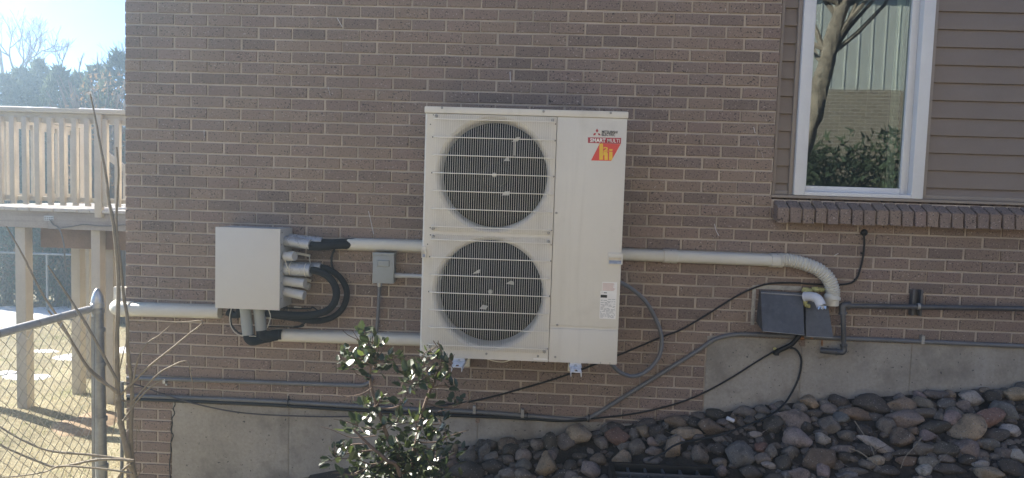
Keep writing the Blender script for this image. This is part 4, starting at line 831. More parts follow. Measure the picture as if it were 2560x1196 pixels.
rb = MB(); gq = random.Random(14); VS = [[tuple(v.co) for v in me.vertices] for me in RM]; FS = [[tuple(p.vertices) for p in me.polygons] for me in RM]
nr = 0; small = []
for _ in range(9000):                                   # the smaller rocks beyond the three hundred that show largest
    if nr >= 420: break
    x, y, r = gq.uniform(1.7, 5.9), -gq.uniform(.02, 1.05), gq.uniform(.016, .036); p = Vector((x, y, hgt(x, y)+r*.25)); px, py = project(p)
    if px > 2640 or py > 1260 or (1520 < px < 1790 and py > 1140) or (1385 < px < 1475 and 1112 < py < 1148) or any((p-q).length < (r+s_)*.45 for q, s_ in placed+small): continue
    k_ = gq.randrange(len(RM)); rot = Matrix.Rotation(gq.uniform(0, 6.28), 3, 'Z') @ Matrix.Rotation(gq.uniform(-.6, .6), 3, 'X'); sc_ = Vector((gq.uniform(.9, 1.5), 1, gq.uniform(.6, .95)))*r
    rb.add([p+rot @ Vector((v[0]*sc_.x, v[1]*sc_.y, v[2]*sc_.z)) for v in VS[k_]], FS[k_]); small.append((p, r)); nr += 1
o = tag(rb.build('rock_rubble', 'rock', None, angle=50), 'small rubble stones wedged between the larger river rocks', 'rubble', kind='stuff'); o.color = (.15, .122, .102, 1)
gs = MB(); gg = random.Random(4)                       # loose gravel and crumbs of soil
for i in range(5200):
    x, y = gg.uniform(1.4, 6), -gg.uniform(.01, 1.3); r = gg.uniform(.003, .013); z = hgt(x, y)+.012
    q = [Vector((gg.uniform(-1, 1), gg.uniform(-1, 1), gg.uniform(-.6, 1)))*r for _ in range(4)]
    gs.add([Vector((x, y, z))+k for k in (Vector((r, 0, 0)), Vector((-r*.5, r*.8, 0)), Vector((-r*.6, -r*.7, 0)), Vector((0, 0, r*1.1)))], [(0, 1, 3), (1, 2, 3), (2, 0, 3)])
tag(gs.build('gravel', 'soil', None, smooth=False), 'loose dark grit and soil crumbs between the rocks', 'gravel', kind='stuff')
# black plastic drain frame at the bottom edge
dr = thing('drain_frame', 'black plastic drain grate frame sunk among the rocks', 'drain', at(1660, 1180, -.52))
q0, q1, q2, q3 = at(1522, 1158, -.47), at(1785, 1163, -.47), at(1806, 1215, -.62), at(1525, 1215, -.62)
zt = (q0.z+q1.z)/2
b = MB().box(q0.x, q1.x, -.485, -.465, zt-.07, zt, .004).box(q0.x, q0.x+.022, -.80, -.485, zt-.07, zt-.001, .004).box(q1.x-.022, q1.x, -.80, -.485, zt-.07, zt-.001, .004).box(q0.x, q1.x, -.82, -.80, zt-.07, zt, .004)
b.build('rim', 'black', dr)
b = MB().box(q0.x+.022, q1.x-.022, -.80, -.485, zt-.075, zt-.068)
b.build('tray', 'black', dr)
b = MB()
for i in range(3): b.box(q0.x+.022, q1.x-.022, -.58-.07*i, -.565-.07*i, zt-.05, zt-.012, .003)
for i in range(5): b.box(q0.x+.09+i*.09, q0.x+.102+i*.09, -.80, -.485, zt-.055, zt-.02, .002)
b.build('grate_bars', 'hood', dr)
def on_bed(px, py, up=0.012):
    p = bed_hit(px, py); return p+Vector((0, 0, up))
p = on_bed(1822, 1073, .06); tag(MB().tube([p+Vector((-.02, -.02, .01)), p+Vector((.02, -.02, -.006))], .011, 10).build('bottle_cap', 'white', None), 'white plastic cap lying between the brown rocks', 'litter')
for k, (pts, lb) in enumerate((([(2135, 1080), (2148, 1100), (2175, 1143), (2190, 1190)], 'thin dry twig leaning over the pale slab'), ([(2304, 1120), (2285, 1145), (2262, 1170), (2250, 1200)], 'pale dry twig slanting across rocks at the right'), ([(2120, 1148), (2150, 1160), (2175, 1180), (2200, 1200)], 'crooked dark twig between stones at the bottom'))):
    path = smooth_path([on_bed(x, y, .06) for x, y in pts], 4); tag(MB().tube(path, [.0035*(1-.5*i/len(path)) for i in range(len(path))], 6).build('dry_twig', 'bark', None), lb, 'twig', 'dry twigs on the rocks')

# ------------------------------------------------------------------ evergreen shrub in front of the wall
def leaf_mesh(seed, w, rv):
    g = random.Random(seed); b = MB(); n = 6; fold = g.uniform(.12, .4); bend = g.uniform(-.25, .35)
    for i in range(n+1):
        t = i/n; ww = w*math.sin(math.pi*min(t*.93+.05, 1))**.8*(1-.25*t)*(1+(.12 if i % 2 else -.06)); z = bend*t*t
        if i in (0, n): ww *= .15
        b.v += [(-ww, t, z+ww*fold), (0, t, z), (ww, t, z+ww*fold)]
    b.f = [f for i in range(n) for f in ((i*3, i*3+1, i*3+4, i*3+3), (i*3+1, i*3+2, i*3+5, i*3+4))]; b.a = [rv]*len(b.f); return b
LM = [leaf_mesh(i, .26+.05*(i % 4), (i*.37) % 1.0) for i in range(16)]
LME = []
for b in LM: LME.append(mesh_of(MB().add(b.v, b.f, b.a[0]), 'leaf', 'leaf'))
shb = thing('evergreen_shrub', 'leafy evergreen shrub with glossy leaves in front of the heat pump', 'shrub', (1.93, -.95, hgt(1.93, -.95)))
base = Vector((1.93, -.95, hgt(1.93, -.95)-.03)); gl = random.Random(21)
SY0 = -.98
stemL = smooth_path([base, at(1012, 1200, SY0), at(985, 1130, SY0), at(962, 1075, SY0), at(948, 1030, SY0), at(930, 975, SY0), at(925, 935, SY0), at(928, 880, SY0), at(915, 845, SY0)], 5)
stemR = smooth_path([base+Vector((.02, 0, 0)), at(1030, 1180, -.93), at(1045, 1090, -.92), at(1060, 1020, -.9), at(1078, 970, -.88), at(1100, 920, -.88), at(1105, 880, -.88)], 5)
stemM = smooth_path([base, at(1000, 1190, -1.05), at(965, 1150, -1.08), at(920, 1110, -1.1), at(885, 1075, -1.1)], 5)
for sp in (stemL, stemR, stemM): MB().tube(sp, [.013*(1-.72*i/len(sp)) for i in range(len(sp))], 8).build('stem', 'barkdark', shb, angle=80)
CL = [(912,836,16,22,SY0,9),(930,862,30,28,SY0,22),(895,905,42,28,SY0,34),(858,905,22,26,-1.0,14),(940,915,36,26,-1.0,22),(985,898,26,14,-.97,9),(905,885,30,18,-1.02,10),(1015,948,30,26,-.95,20),(1065,925,36,30,-.93,24),(1085,955,40,28,-.9,26),(1060,950,30,22,-.95,12),(1115,905,22,22,-.88,12),(1075,885,18,14,-.9,8),(1135,970,24,8,-.88,6),(920,1018,26,22,-1.0,16),(945,1010,20,16,-1.0,8),(1003,1012,16,14,-1.02,7),(1140,1010,24,12,-.9,9),(895,1068,38,20,-1.05,20),(935,1075,34,24,-1.02,20),(990,1062,26,22,-1.0,14),(1040,1062,44,28,-.97,32),(1070,1095,46,34,-.95,38),(1110,1100,34,34,-.93,24),(1100,1060,30,20,-.92,14),(840,1142,24,28,-1.1,18),(862,1125,20,16,-1.1,9),(900,1150,44,26,-1.08,26),(955,1135,44,28,-1.03,34),(1000,1120,36,30,-1.0,26),(1010,1165,50,30,-1.0,40),(945,1180,56,26,-1.05,40),(1060,1150,50,36,-.97,44),(1095,1180,44,30,-.95,30),(880,1190,40,18,-1.1,20),(1130,1140,24,24,-.92,12),(990,1200,70,30,-1.02,44),(1060,1215,60,30,-.98,36),(930,1225,60,24,-1.05,30)]
leaves = []; twigs = MB()
allst = stemL[8:]+stemR[8:]+stemM[8:]
for (px, py, rx, ry, Y, n) in CL:
    c = at(px, py, Y); s_ = (c-CAM).dot(_f)/FPX
    st_ = min(allst, key=lambda q: (q-c).length+max(0, q.z-c.z)*.8)
    mid = (st_+c)/2+Vector((gl.uniform(-.02, .02), gl.uniform(-.02, .02), gl.uniform(-.02, .01)))
    tw = smooth_path([st_, mid, c, c+Vector((gl.uniform(-.02, .02), gl.uniform(-.02, .02), ry*s_*.8))], 4); twigs.tube(tw, [.0042*(1-.65*i/len(tw)) for i in range(len(tw))], 5)
    n = int(n*1.02)
    for i in range(n):
        u = [gl.gauss(0, .52) for _ in range(3)]
        p = c+Vector((u[0]*rx*s_, u[1]*(rx+ry)*.55*s_, u[2]*ry*s_))
        out = Vector((u[0], u[1], u[2]*.6+.25)); out = out.normalized() if out.length > .01 else Vector((0, 0, 1))
        q = Vector((gl.uniform(-1, 1), gl.uniform(-1, 1), gl.uniform(-.5, .8))).normalized()
        d = (out*.7+q*.75).normalized(); up = Vector((gl.uniform(-.5, .5), gl.uniform(-.6, .3), 1)).normalized()
        xa = d.cross(up).normalized(); za = xa.cross(d); L = gl.uniform(.028, .058)
        leaves.append((p, Matrix((xa, d, za)).transposed(), L, gl.randrange(16), Y))
    for i in range(3):
        e = c+Vector((gl.gauss(0, rx*s_*.7), gl.gauss(0, rx*s_*.5), gl.gauss(ry*s_*.3, ry*s_*.6))); twigs.tube([tw[-4], (tw[-4]+e)/2+Vector((0, 0, .006)), e], [.0026, .002, .0012], 4)
for pts in (([(930, 970), (905, 985), (870, 992), (852, 988)]), ([(925, 945), (895, 938), (885, 925), (893, 905), (895, 870)]), ([(930, 868), (895, 850), (870, 838), (855, 825)]), ([(928, 870), (905, 860), (880, 826)]), ([(955, 905), (985, 890), (1010, 895)]), ([(1075, 905), (1060, 885), (1100, 865)]), ([(940, 1090), (880, 1095), (830, 1075), (802, 1067)]), ([(1100, 1100), (1140, 1085), (1172, 1075)]), ([(1095, 1030), (1150, 1015), (1190, 990)]), ([(935, 900), (955, 880), (963, 865)]), ([(1095, 870), (1085, 855), (1083, 852)]), ([(1105, 880), (1098, 865), (1095, 852)])):
    twigs.tube(pxpath([(x, y, -1.0) for x, y in pts], n=4), [.0026*(1-.5*i/(4*len(pts))) for i in range(4*(len(pts)-1)+1)], 5)
tag(twigs.build('twigs', 'barkdark', shb, angle=80), kind='stuff')
leaves.sort(key=lambda l: -l[2]/((l[0]-CAM).length)+ (5 if project(l[0])[1] > 1200 else 0)); fol = MB()
for i, (p, m3, L, k, Y) in enumerate(leaves):
    if i < 300:
        o = bpy.data.objects.new('leaf', LME[k]); COL.objects.link(o); o.parent = shb
        o.matrix_basis = Matrix.Translation(p-shb.location) @ m3.to_4x4() @ Matrix.Diagonal((L, L, L, 1))
    else: fol.add([p+m3 @ (Vector(v)*L) for v in LM[k].v], LM[k].f, LM[k].a[0])
tag(fol.build('foliage', 'leaf', shb, attr=True, angle=80), kind='stuff')

# ------------------------------------------------------------------ bare sapling at the house corner
sp = thing('bare_sapling', 'leafless young tree with pale twigs at the house corner', 'sapling', at(345, 1260, -.5))
BR = [('trunk', [(348,1330),(340,1230),(335,1196),(320,1128),(303,1058),(294,998),(291,948),(295,848),(295,748),(292,648),(285,563),(272,500),(265,440),(250,362),(236,290),(226,236)], -.5, .018, .004),
 ('stem', [(340,1215),(329,1123),(328,1023),(325,948),(321,880),(321,800),(308,738),(300,660),(292,560),(294,480),(297,430),(292,368)], -.47, .0125, .0045),
 ('branch', [(290,985),(222,918),(190,870),(137,798),(120,777)], -.52, .0075, .004), ('branch', [(290,980),(240,943),(200,888),(140,788),(100,723),(65,653),(35,598),(17,566)], -.56, .0075, .0035),
 ('branch', [(291,955),(245,858),(190,773),(150,710),(120,664)], -.6, .0075, .004), ('branch', [(300,988),(365,923),(425,875),(470,838),(509,804),(450,806),(380,802),(357,799)], -.5, .006, .002),
 ('branch', [(328,962),(345,898),(370,858),(400,838),(425,815)], -.5, .0055, .0022), ('branch', [(330,1004),(380,948),(420,920),(465,903),(475,928),(482,976)], -.52, .0055, .002),
 ('branch', [(307,1053),(345,998),(380,965),(407,950)], -.56, .005, .0025), ('branch', [(325,1150),(225,1135),(125,1125),(50,1093),(-30,1050)], -.6, .0075, .004),
 ('branch', [(335,1152),(250,1148),(150,1165),(100,1153),(0,1108),(-60,1070)], -.66, .0075, .004), ('branch', [(330,1185),(260,1172),(160,1163),(110,1180),(20,1192),(-40,1188)], -.7, .006, .003),
 ('branch', [(328,1160),(308,1175),(296,1196),(285,1225)], -.6, .007, .005), ('branch', [(294,940),(310,880),(322,845)], -.5, .004, .002), ('branch', [(303,1000),(322,1010),(327,1000)], -.48, .005, .004),
 ('branch', [(341,1130),(342,1070),(343,1060),(345,1052)], -.5, .002, .0015), ('branch', [(330,1100),(345,1080),(360,1065)], -.5, .002, .0015), ('branch', [(350,1085),(340,1060),(333,1050)], -.5, .002, .0015), ('branch', [(340,1190),(352,1180),(358,1170)], -.5, .003, .002), ('branch', [(288,1000),(287,1060),(280,1100)], -.52, .003, .002)]
for nm, pts, Y, r0, r1 in BR:
    path = pxpath(pts, Y, 6); n = len(path); path = [p+Vector((.002*noise.noise((p.z*30, 1, 0)), .02*noise.noise((p.x*3, p.z*3, 7)), .002*noise.noise((p.x*30, 4, 0)))) for p in path]
    MB().tube(path, [(r0+(r1-r0)*i/(n-1))*(1+.18*(noise.noise((i*.9, Y*9, r0*900)) > .35)) for i in range(n)], 8).build(nm, 'bark', sp, angle=80)

# ------------------------------------------------------------------ chain-link fence at the corner
def chain(fx_, y0, y1, z0, z1, p, along='y', r=.0022, x0=0):
    b = MB(); n = int(abs(y1-y0)/p); rows_ = int((z1-z0)/p); sg = 1 if y1 > y0 else -1
    for i in range(n):
        pts = []
        for k_ in range(rows_+1):
            s_ = y0+sg*p*(i+(0 if (i+k_) % 2 == 0 else 1)); off = .0022*(1 if k_ % 2 else -1)
            zz = z1-k_*p
            pts.append((fx_+off, s_, zz) if along == 'y' else (s_, fx_+off, zz))
        b.tube(pts, r, 4, False)
    return b
FXP, FYP = .072, -.37
fen = thing('chain_link_fence', 'galvanised chain-link fence with domed corner post by the house', 'fence', (FXP, FYP, hgt(FXP, FYP)))
zg = hgt(FXP, FYP)-.1
MB().tube([(FXP+.025, FYP, zg), (FXP-.003, FYP, 1.255)], .0295, 20).build('post', 'post', fen)
tp = Vector((FXP-.003, FYP, 1.255))
MB().lathe([(.0315, -.012), (.035, -.010), (.035, .012), (.032, .014), (.0315, .030), (.027, .052), (.019, .075), (.009, .092), (0, .096)], tp, 'z', 22).build('post_cap', 'galv', fen, angle=50)
RZ = 1.232; YE = -2.6; fxl = lambda y: FXP-.02+(y-FYP)*.02
MB().tube([(fxl(FYP)-.012, FYP-.03, RZ+.004), (fxl(-1.2), -1.2, RZ-.005), (fxl(YE), YE, RZ-.012)], .0205, 14).build('top_rail', 'rail', fen)
MB().lathe([(.0295, -.012), (.034, -.010), (.034, .010), (.0295, .012)], (FXP-.001, FYP, RZ-.008), 'z', 18).build('rail_band', 'post', fen)
for zz in (1.12, .93, .62, .35, .1): MB().lathe([(.030, -.011), (.0325, -.011), (.0325, .011), (.030, .011)], (FXP+.003+(1.25-zz)*.018, FYP, zz), 'z', 18).build('tension_band', 'post', fen)
MB().box(FXP-.006, FXP+.010, FYP-.052, FYP-.047, -.05, 1.2).build('tension_bar', 'post', fen)
MB().tube([(fxl(YE), YE, -.1), (fxl(YE), YE, 1.26)], .03, 14).build('post', 'post', fen)
b = chain(FXP-.012, FYP-.05, YE+.03, -.02, RZ-.018, .0355); b.build('wire_mesh', 'wiremesh', fen, angle=80)
b = MB()
for y in (-.55, -.8, -1.05, -1.3, -1.7, -2.1): b.lathe([(.0215, -.0016), (.0235, -.0016), (.0235, .0016), (.0215, .0016)], (fxl(y), y, RZ-.003), 'y', 12)
b.build('wire_ties', 'wiremesh', fen)

# ------------------------------------------------------------------ timber deck beyond the corner
DY = 2.2; DZ = 1.668; dk = thing('timber_deck', 'cream painted timber deck with railing behind the house corner', 'deck', (-2.0, DY, hgt(-2, DY)))
DX0, DX1, DYB = -3.02, -.10, 4.05
def dbox(name, m, *a, bev=.004): return MB().box(*a, bev).build(name, m, dk)
dbox('rim_beam', 'deckgrey', DX0, -2.085, DY+.02, DY+.06, 1.482, 1.638); dbox('rim_beam', 'deckgrey', -2.082, DX1, DY+.016, DY+.06, 1.478, 1.636)
dbox('beam', 'deckbrown', -2.32, -.12, DY+.24, DY+.32, 1.28, 1.50); dbox('beam', 'deckbrown', DX0+.06, DX1, DYB-.35, DYB-.28, 1.25, 1.47)
for x in [DX0+.05+.41*i for i in range(8)]: dbox('joist', 'deckbrown', x, x+.04, DY+.062, DYB-.01, 1.486, 1.636)
x = DX0-.01
while x < DX1-.02: dbox('deck_board', 'board', x, x+.110, DY-.025+rnd.uniform(-.006, .006), DYB+.02, 1.640, 1.668+rnd.uniform(-.001, .001)); x += .1145
def zat(x, y): return hgt(x, y)-.1
def post(x, y, z1, w=.09, m='deckpaint'): dbox('post', m, x-w/2, x+w/2, y-w/2, y+w/2, zat(x, y), z1, bev=.006)
p1, p3, p2 = at(57, 800, DY+.115), at(247, 800, DY+.115), at(197, 800, 2.95)
post(p1.x+.02, DY+.115, 1.478, .10); post(p3.x, DY+.115, 1.478, .088); post(p2.x, 2.95, 1.27, .095); post(at(256, 700, DY+.34).x+.04, DY+.42, 1.30, .088); post(DX0+.2, DY+.115, 1.478, .1); post(DX0+.3, 3.75, 1.25, .09); post(-.6, 3.75, 1.25, .09)
# front railing
dbox('rail_cap', 'deckpaint', DX0-.03, DX1, DY-.045, DY+.095, 2.545, 2.585); dbox('top_rail', 'deckpaint', DX0, DX1, DY+.02, DY+.058, 2.455, 2.544); dbox('bottom_rail', 'deckpaint', DX0, DX1, DY+.02, DY+.058, 1.735, 1.775)
xb = [at(px, 400, DY).x for px in (-62, -31, 1, 33, 64, 95.5, 126.5, 157.5, 188.5, 219.5, 264, 295)]; xb += [xb[-1]+.116*i for i in range(1, 9)]
def bal(x, y, zb=1.70, zt=2.50, w=.047, d=.038, par=dk): 
    return MB().box(x-w/2, x+w/2, y-d, y, zb+.03, zt, .003).box(x-w/2, x+w/2, y-d+.006, y-.006, zb, zb+.03, .006).build('baluster', 'deckpaint', par)
for x in xb: bal(x, DY+.0195)
xpst = at(249, 400, DY).x; dbox('rail_post', 'deckpaint', xpst-.033, xpst+.033, DY-.03, DY+.018, 1.60, 2.544); dbox('rail_post', 'deckpaint', DX0, DX0+.09, DY-.03, DY+.018, 1.6, 2.544)
# side railing running back on the left, ending in a post by the stairs
SX = DX0+.04
dbox('rail_cap', 'deckpaint', SX-.05, SX+.09, DY+.10, DYB-.1, 2.545, 2.583); dbox('top_rail', 'deckpaint', SX, SX+.038, DY+.06, DYB-.15, 2.45, 2.544); dbox('bottom_rail', 'deckpaint', SX, SX+.038, DY+.06, DYB-.15, 1.735, 1.775)
for i in range(13):
    y = DY+.2+i*.125; MB().box(SX+.038, SX+.072, y, y+.045, 1.71, 2.50, .003).build('baluster', 'deckpaint', dk)
dbox('rail_post', 'deckpaint', SX-.02, SX+.07, DYB-.15, DYB-.06, 1.55, 2.60)
# stairs going down at the back with sloping rails
for k_ in range(2):
    yy = DYB+.08+k_*.95; xs0, xs1 = SX+.10, SX+2.2
    MB().hexa([(xs0, yy, 2.30), (xs1, yy, .80), (xs1, yy+.04, .80), (xs0, yy+.04, 2.30), (xs0, yy, 2.39), (xs1, yy, .89), (xs1, yy+.04, .89), (xs0, yy+.04, 2.39)]).build('stair_rail', 'deckpaint', dk, smooth=False)
    MB().hexa([(xs0, yy, 1.42), (xs1, yy, -.08), (xs1, yy+.04, -.08), (xs0, yy+.04, 1.42), (xs0, yy, 1.66), (xs1, yy, .16), (xs1, yy+.04, .16), (xs0, yy+.04, 1.66)]).build('stringer', 'deckbrown', dk, smooth=False)
    for i in range(9):
        x = xs0+.12+i*.24; z = 1.66-(x-xs0)/2.1*1.5; MB().box(x, x+.036, yy-.03, yy-.001, z-.02, z+.70, .003).build('stair_baluster', 'deckpaint', dk)
for i in range(8): MB().box(SX+.1+i*.26, SX+.38+i*.26, DYB+.13, DYB+1.02, 1.46-i*.19, 1.50-i*.19, .004).build('stair_tread', 'board', dk)
# perforated tie plate and hanging wire on the rim beam
pt = at(122, 546, DY+.013); MB().box(pt.x-.045, pt.x+.045, DY+.011, DY+.0155, pt.z-.022, pt.z+.022).build('tie_plate', 'galv', dk); b = MB()
for i in range(4):
    for j in range(2): b.box(pt.x-.036+i*.021, pt.x-.026+i*.021, DY+.009, DY+.0108, pt.z-.014+j*.018, pt.z-.006+j*.018)
b.build('plate_holes', 'black', dk)
cord('wire', pxpath([(125, 551, DY), (133, 562, DY), (146, 570, DY), (155, 590, DY), (161, 620, DY), (162, 650, DY), (166, 682, DY)], n=5), .0065, 'grey wire hanging from the plate on the deck beam', 'flex', 'wire')
cord('wire', pxpath([(140, 573, DY), (190, 565, DY), (210, 562, DY), (260, 566, DY), (320, 562, DY)], n=5), .005, 'dark wire strung along the bottom of the deck beam', 'conduit', 'wire')
b = MB(); g = random.Random(8)
for x0, x1, y in ((-2.55, -1.95, DY+.02), (-1.75, -1.35, DY+.02), (-1.32, -.3, DY+.03)):
    n = 24
    for i in range(n):
        xa, xb_ = x0+(x1-x0)*i/n, x0+(x1-x0)*(i+1)/n; h0 = .016*(.55+.45*noise.noise((xa*9, 0, 0)))*(1 if 0 < i else .2); h1 = .016*(.55+.45*noise.noise((xb_*9, 0, 0)))*(1 if i < n-1 else .2)
        b.hexa([(xa, y-.055, 2.5845), (xb_, y-.055, 2.5845), (xb_, y+.06, 2.5845), (xa, y+.06, 2.5845), (xa, y-.045, 2.5845+h0), (xb_, y-.045, 2.5845+h1), (xb_, y+.05, 2.5845+h1), (xa, y+.05, 2.5845+h0)])
tag(b.build('rail_snow', 'snow', None), 'thin melting snow on the deck rail cap', 'snow', kind='stuff')
# ------------------------------------------------------------------ far yard: fence, snow, grass, trees
FY = 9.6; zf = hgt(-8, FY)
ff = thing('yard_fence', 'low chain-link fence along the back of the snowy yard', 'fence', (-7.5, FY, zf))
zr = at(118, 635, FY).z
MB().tube([(-14, FY, zr-.03), (-2, FY, zr+.02)], .022, 8).build('top_rail', 'post', ff)
for px in (-120, 118, 330): p = at(px, 700, FY); MB().tube([(p.x, FY, zf-.1), (p.x, FY, zr)], .024, 8).build('post', 'post', ff)
b = chain(FY-.01, -12.0, -4.0, zf+.04, zr, .07, 'x', .0022); b.build('wire_mesh', 'wiremesh', ff, angle=80)
def snow(pts_px, lab_, th=.02, seed=0):                # irregular patch of snow lying on the lawn
    g = random.Random(seed); b = MB(); cs = []
    for px, py, rx, ry in pts_px:
        v = (_f+_r*((px-1280)/FPX)-_u*((py-598)/FPX)); Y = 0.6
        while Y < 14:
            p = CAM+v*((Y-CAM.y)/v.y)
            if p.z <= hgt(p.x, p.y): break
            Y += .02
        s_ = (p-CAM).dot(_f)/FPX; cs.append((p.x, p.y, rx*s_, ry*s_*((p-CAM).length/max(CAM.z-p.z, .3))))
    x0 = min(c[0]-c[2]*1.3 for c in cs); x1 = max(c[0]+c[2]*1.3 for c in cs); y0 = min(c[1]-c[3]*1.3 for c in cs); y1 = max(c[1]+c[3]*1.3 for c in cs)
    nx = min(90, max(12, int((x1-x0)/.045))); ny = min(90, max(12, int((y1-y0)/.06)))
    def hh(x, y):
        q = max(1-((x-c[0])/c[2])**2-((y-c[1])/c[3])**2 for c in cs)
        q += .9*noise.noise((x*2.3, y*2.3, seed))+.55*noise.noise((x*6, y*6, seed+4))
        return max(-.02, min(th, .05*q))+.004*noise.noise((x*15, y*15, 1))
    b.v = [(x0+(x1-x0)*i/nx, y0+(y1-y0)*j/ny, 0) for j in range(ny+1) for i in range(nx+1)]
    hs = [hh(v[0], v[1]) for v in b.v]; b.v = [(v[0], v[1], hgt(v[0], v[1])+h_) for v, h_ in zip(b.v, hs)]; W = nx+1
    for j in range(ny):
        for i in range(nx):
            q = (j*W+i, j*W+i+1, (j+1)*W+i+1, (j+1)*W+i)
            if max(hs[k_] for k_ in q) > -.004: b.f.append(q); b.a.append(0)
    return tag(b.build('snow_patch', 'snow', None, angle=120), lab_, 'snow', 'snow patches on the lawn')
snow([(40, 790, 130, 14), (120, 778, 160, 9), (240, 772, 100, 8), (0, 812, 60, 9)], 'long bank of snow lying before the back yard fence', .05, 1)
snow([(200, 895, 60, 10), (290, 878, 70, 11), (240, 905, 50, 5)], 'snow patch on the lawn behind the fence post', .025, 2)
snow([(60, 945, 50, 7), (100, 943, 30, 5)], 'small snow patch beside the front deck post', .02, 3)
snow([(15, 935, 26, 5)], 'sliver of snow at the left edge by the deck', .02, 4)
snow([(110, 880, 34, 4)], 'thin streak of snow between the deck posts', .012, 5)
b = MB()                                               # orange bare soil beside the deck footing
nn = 22; cx_, cy_ = at(212, 1040, 1.9).x, 1.95
for j in range(nn+1):
    for i in range(nn+1):
        x, y = cx_-.36+.72*i/nn, cy_-.42+.84*j/nn; q = 1-((x-cx_)/.30)**2-((y-cy_)/.36)**2+.5*noise.noise((x*5, y*5, 2))
        b.v.append((x, y, hgt(x, y)-.02+.05*max(0, min(q, 1))**.6+.004*noise.noise((x*30, y*30, 0))))
b.f = [(j*(nn+1)+i, j*(nn+1)+i+1, (j+1)*(nn+1)+i+1, (j+1)*(nn+1)+i) for j in range(nn) for i in range(nn)]; b.a = [0]*len(b.f)
tag(b.build('bare_soil', 'orange', None, angle=120), kind='structure')
# grass
gr_ = np.random.default_rng(5); NB = 70000
X = gr_.uniform(-6.5, 1.6, NB); Yg = gr_.uniform(-1.6, 1, NB); far_ = gr_.random(NB) < .8; Yg[far_] = gr_.uniform(.2, 9, far_.sum())
keep = ~((X > -.01) & (Yg > -.03)) & (((X-cx_)/.25)**2+((Yg-cy_)/.3)**2 > 1)
X, Yg = X[keep], Yg[keep]; vs, fs, at_a = [], [], []
rr = gr_.random((len(X), 6))
for i in range(len(X)):
    x, y = float(X[i]), float(Yg[i]); z = hgt(x, y)-.004; far = .6+.1*max(y, 0)
    clump = noise.noise((x*1.9, y*1.9, 9)); a = rr[i, 0]*6.283; h_ = (.018+.030*rr[i, 1])*(1+.5*clump); w = (.0022+.0015*rr[i, 2])*max(1, far); le = .035*rr[i, 3]+.012
    dx, dy = math.cos(a), math.sin(a); ox, oy = math.cos(a+1.9*rr[i, 4])*le, math.sin(a+1.9*rr[i, 4])*le; n0 = len(vs)
    vs += [(x-dx*w, y-dy*w, z), (x+dx*w, y+dy*w, z), (x+ox, y+oy, z+h_)]; fs.append((n0, n0+1, n0+2)); at_a.append(.95 if (clump > .22 and rr[i, 5] < .5) else rr[i, 5]*.75)
b = MB(); b.v, b.f, b.a = vs, fs, at_a
tag(b.build('grass', 'blade', None, smooth=False, attr=True), 'dry winter grass covering the side yard', 'grass', kind='stuff')

def foliage(b, c, rx, ry, rz, n, size, g, shape='ell', up=.3):
    for i in range(n):
        while True:
            u = Vector((g.uniform(-1, 1), g.uniform(-1, 1), g.uniform(-1, 1)))
            if u.length < 1: break
        if shape == 'cone':
            t = g.random()**.8; rad = (1-t)**.5*(.55+.45*math.sqrt(g.random()))*(1+.35*noise.noise((c[0]*3+math.cos(u.x*3)*2, t*7, u.y*2))); a = g.uniform(0, 6.283)
            p = Vector((c[0]+rx*rad*math.cos(a), c[1]+ry*rad*math.sin(a), c[2]+rz*t))
        else:
            k_ = 1+.45*noise.noise(u*2.1+Vector(c)); p = Vector((c[0]+rx*u.x*k_, c[1]+ry*u.y*k_, c[2]+rz*u.z*k_))
        d = Vector((g.uniform(-1, 1), g.uniform(-1, 1), g.uniform(-.3, 1)+up)).normalized(); q = d.orthogonal().normalized(); q = Matrix.Rotation(g.uniform(0, 6.28), 3, d) @ q
        s_ = size*g.uniform(.6, 1.4); rv = min(1, max(0, .5+.5*noise.noise(p*1.4)+g.uniform(-.25, .25)))
        b.add([p-q*s_*.35, p+d*s_*.3+q*s_*.1, p+d*s_*1.2, p+q*s_*.4+d*s_*.2], [(0, 1, 2), (0, 3, 1)], rv)
gt = random.Random(31)
TREES = [(12, 205, 10.6, 1.2), (52, 190, 11.2, 1.0), (98, 165, 11.6, .9), (148, 185, 10.8, 1.0), (196, 200, 11.8, 1.0), (245, 180, 11.2, 1.1), (296, 148, 10.7, 1.0), (-70, 190, 11.0, 1.2)]
names = ['leftmost juniper rising behind the deck railing', 'low blunt juniper near the left behind the deck', 'tallest juniper left of centre behind the railing', 'rounded juniper behind the middle of the railing', 'shorter juniper right of the railing middle', 'pointed juniper left of the house corner', 'tall juniper touching the house corner', 'juniper mostly off the left edge of the yard']
for (px, py, Y, rw), lb in zip(TREES, names):
    top = at(px, py, Y); zb = hgt(top.x, Y); t = thing('juniper_tree', lb, 'tree', (top.x, Y, zb), 'junipers behind the deck'); hh_ = top.z-zb
    MB().tube([(top.x, Y, zb-.1), (top.x+.05, Y, zb+hh_*.5), (top.x, Y, zb+hh_*.92)], [.11, .07, .02], 8).build('trunk', 'trunk', t)
    b = MB(); foliage(b, (top.x, Y, zb+.1), rw, rw*.8, hh_, 3600, .13, gt, 'cone', .5)
    for k_ in range(14): a = gt.uniform(0, 6.28); f_ = gt.uniform(.2, .8); foliage(b, (top.x+rw*.75*(1-f_*.7)*math.cos(a), Y+rw*.5*(1-f_*.7)*math.sin(a), zb+hh_*f_), .28, .28, .35, 110, .11, gt, 'ell', .6)
    tag(b.build('crown', 'juniper', t, smooth=False, attr=True), kind='stuff')
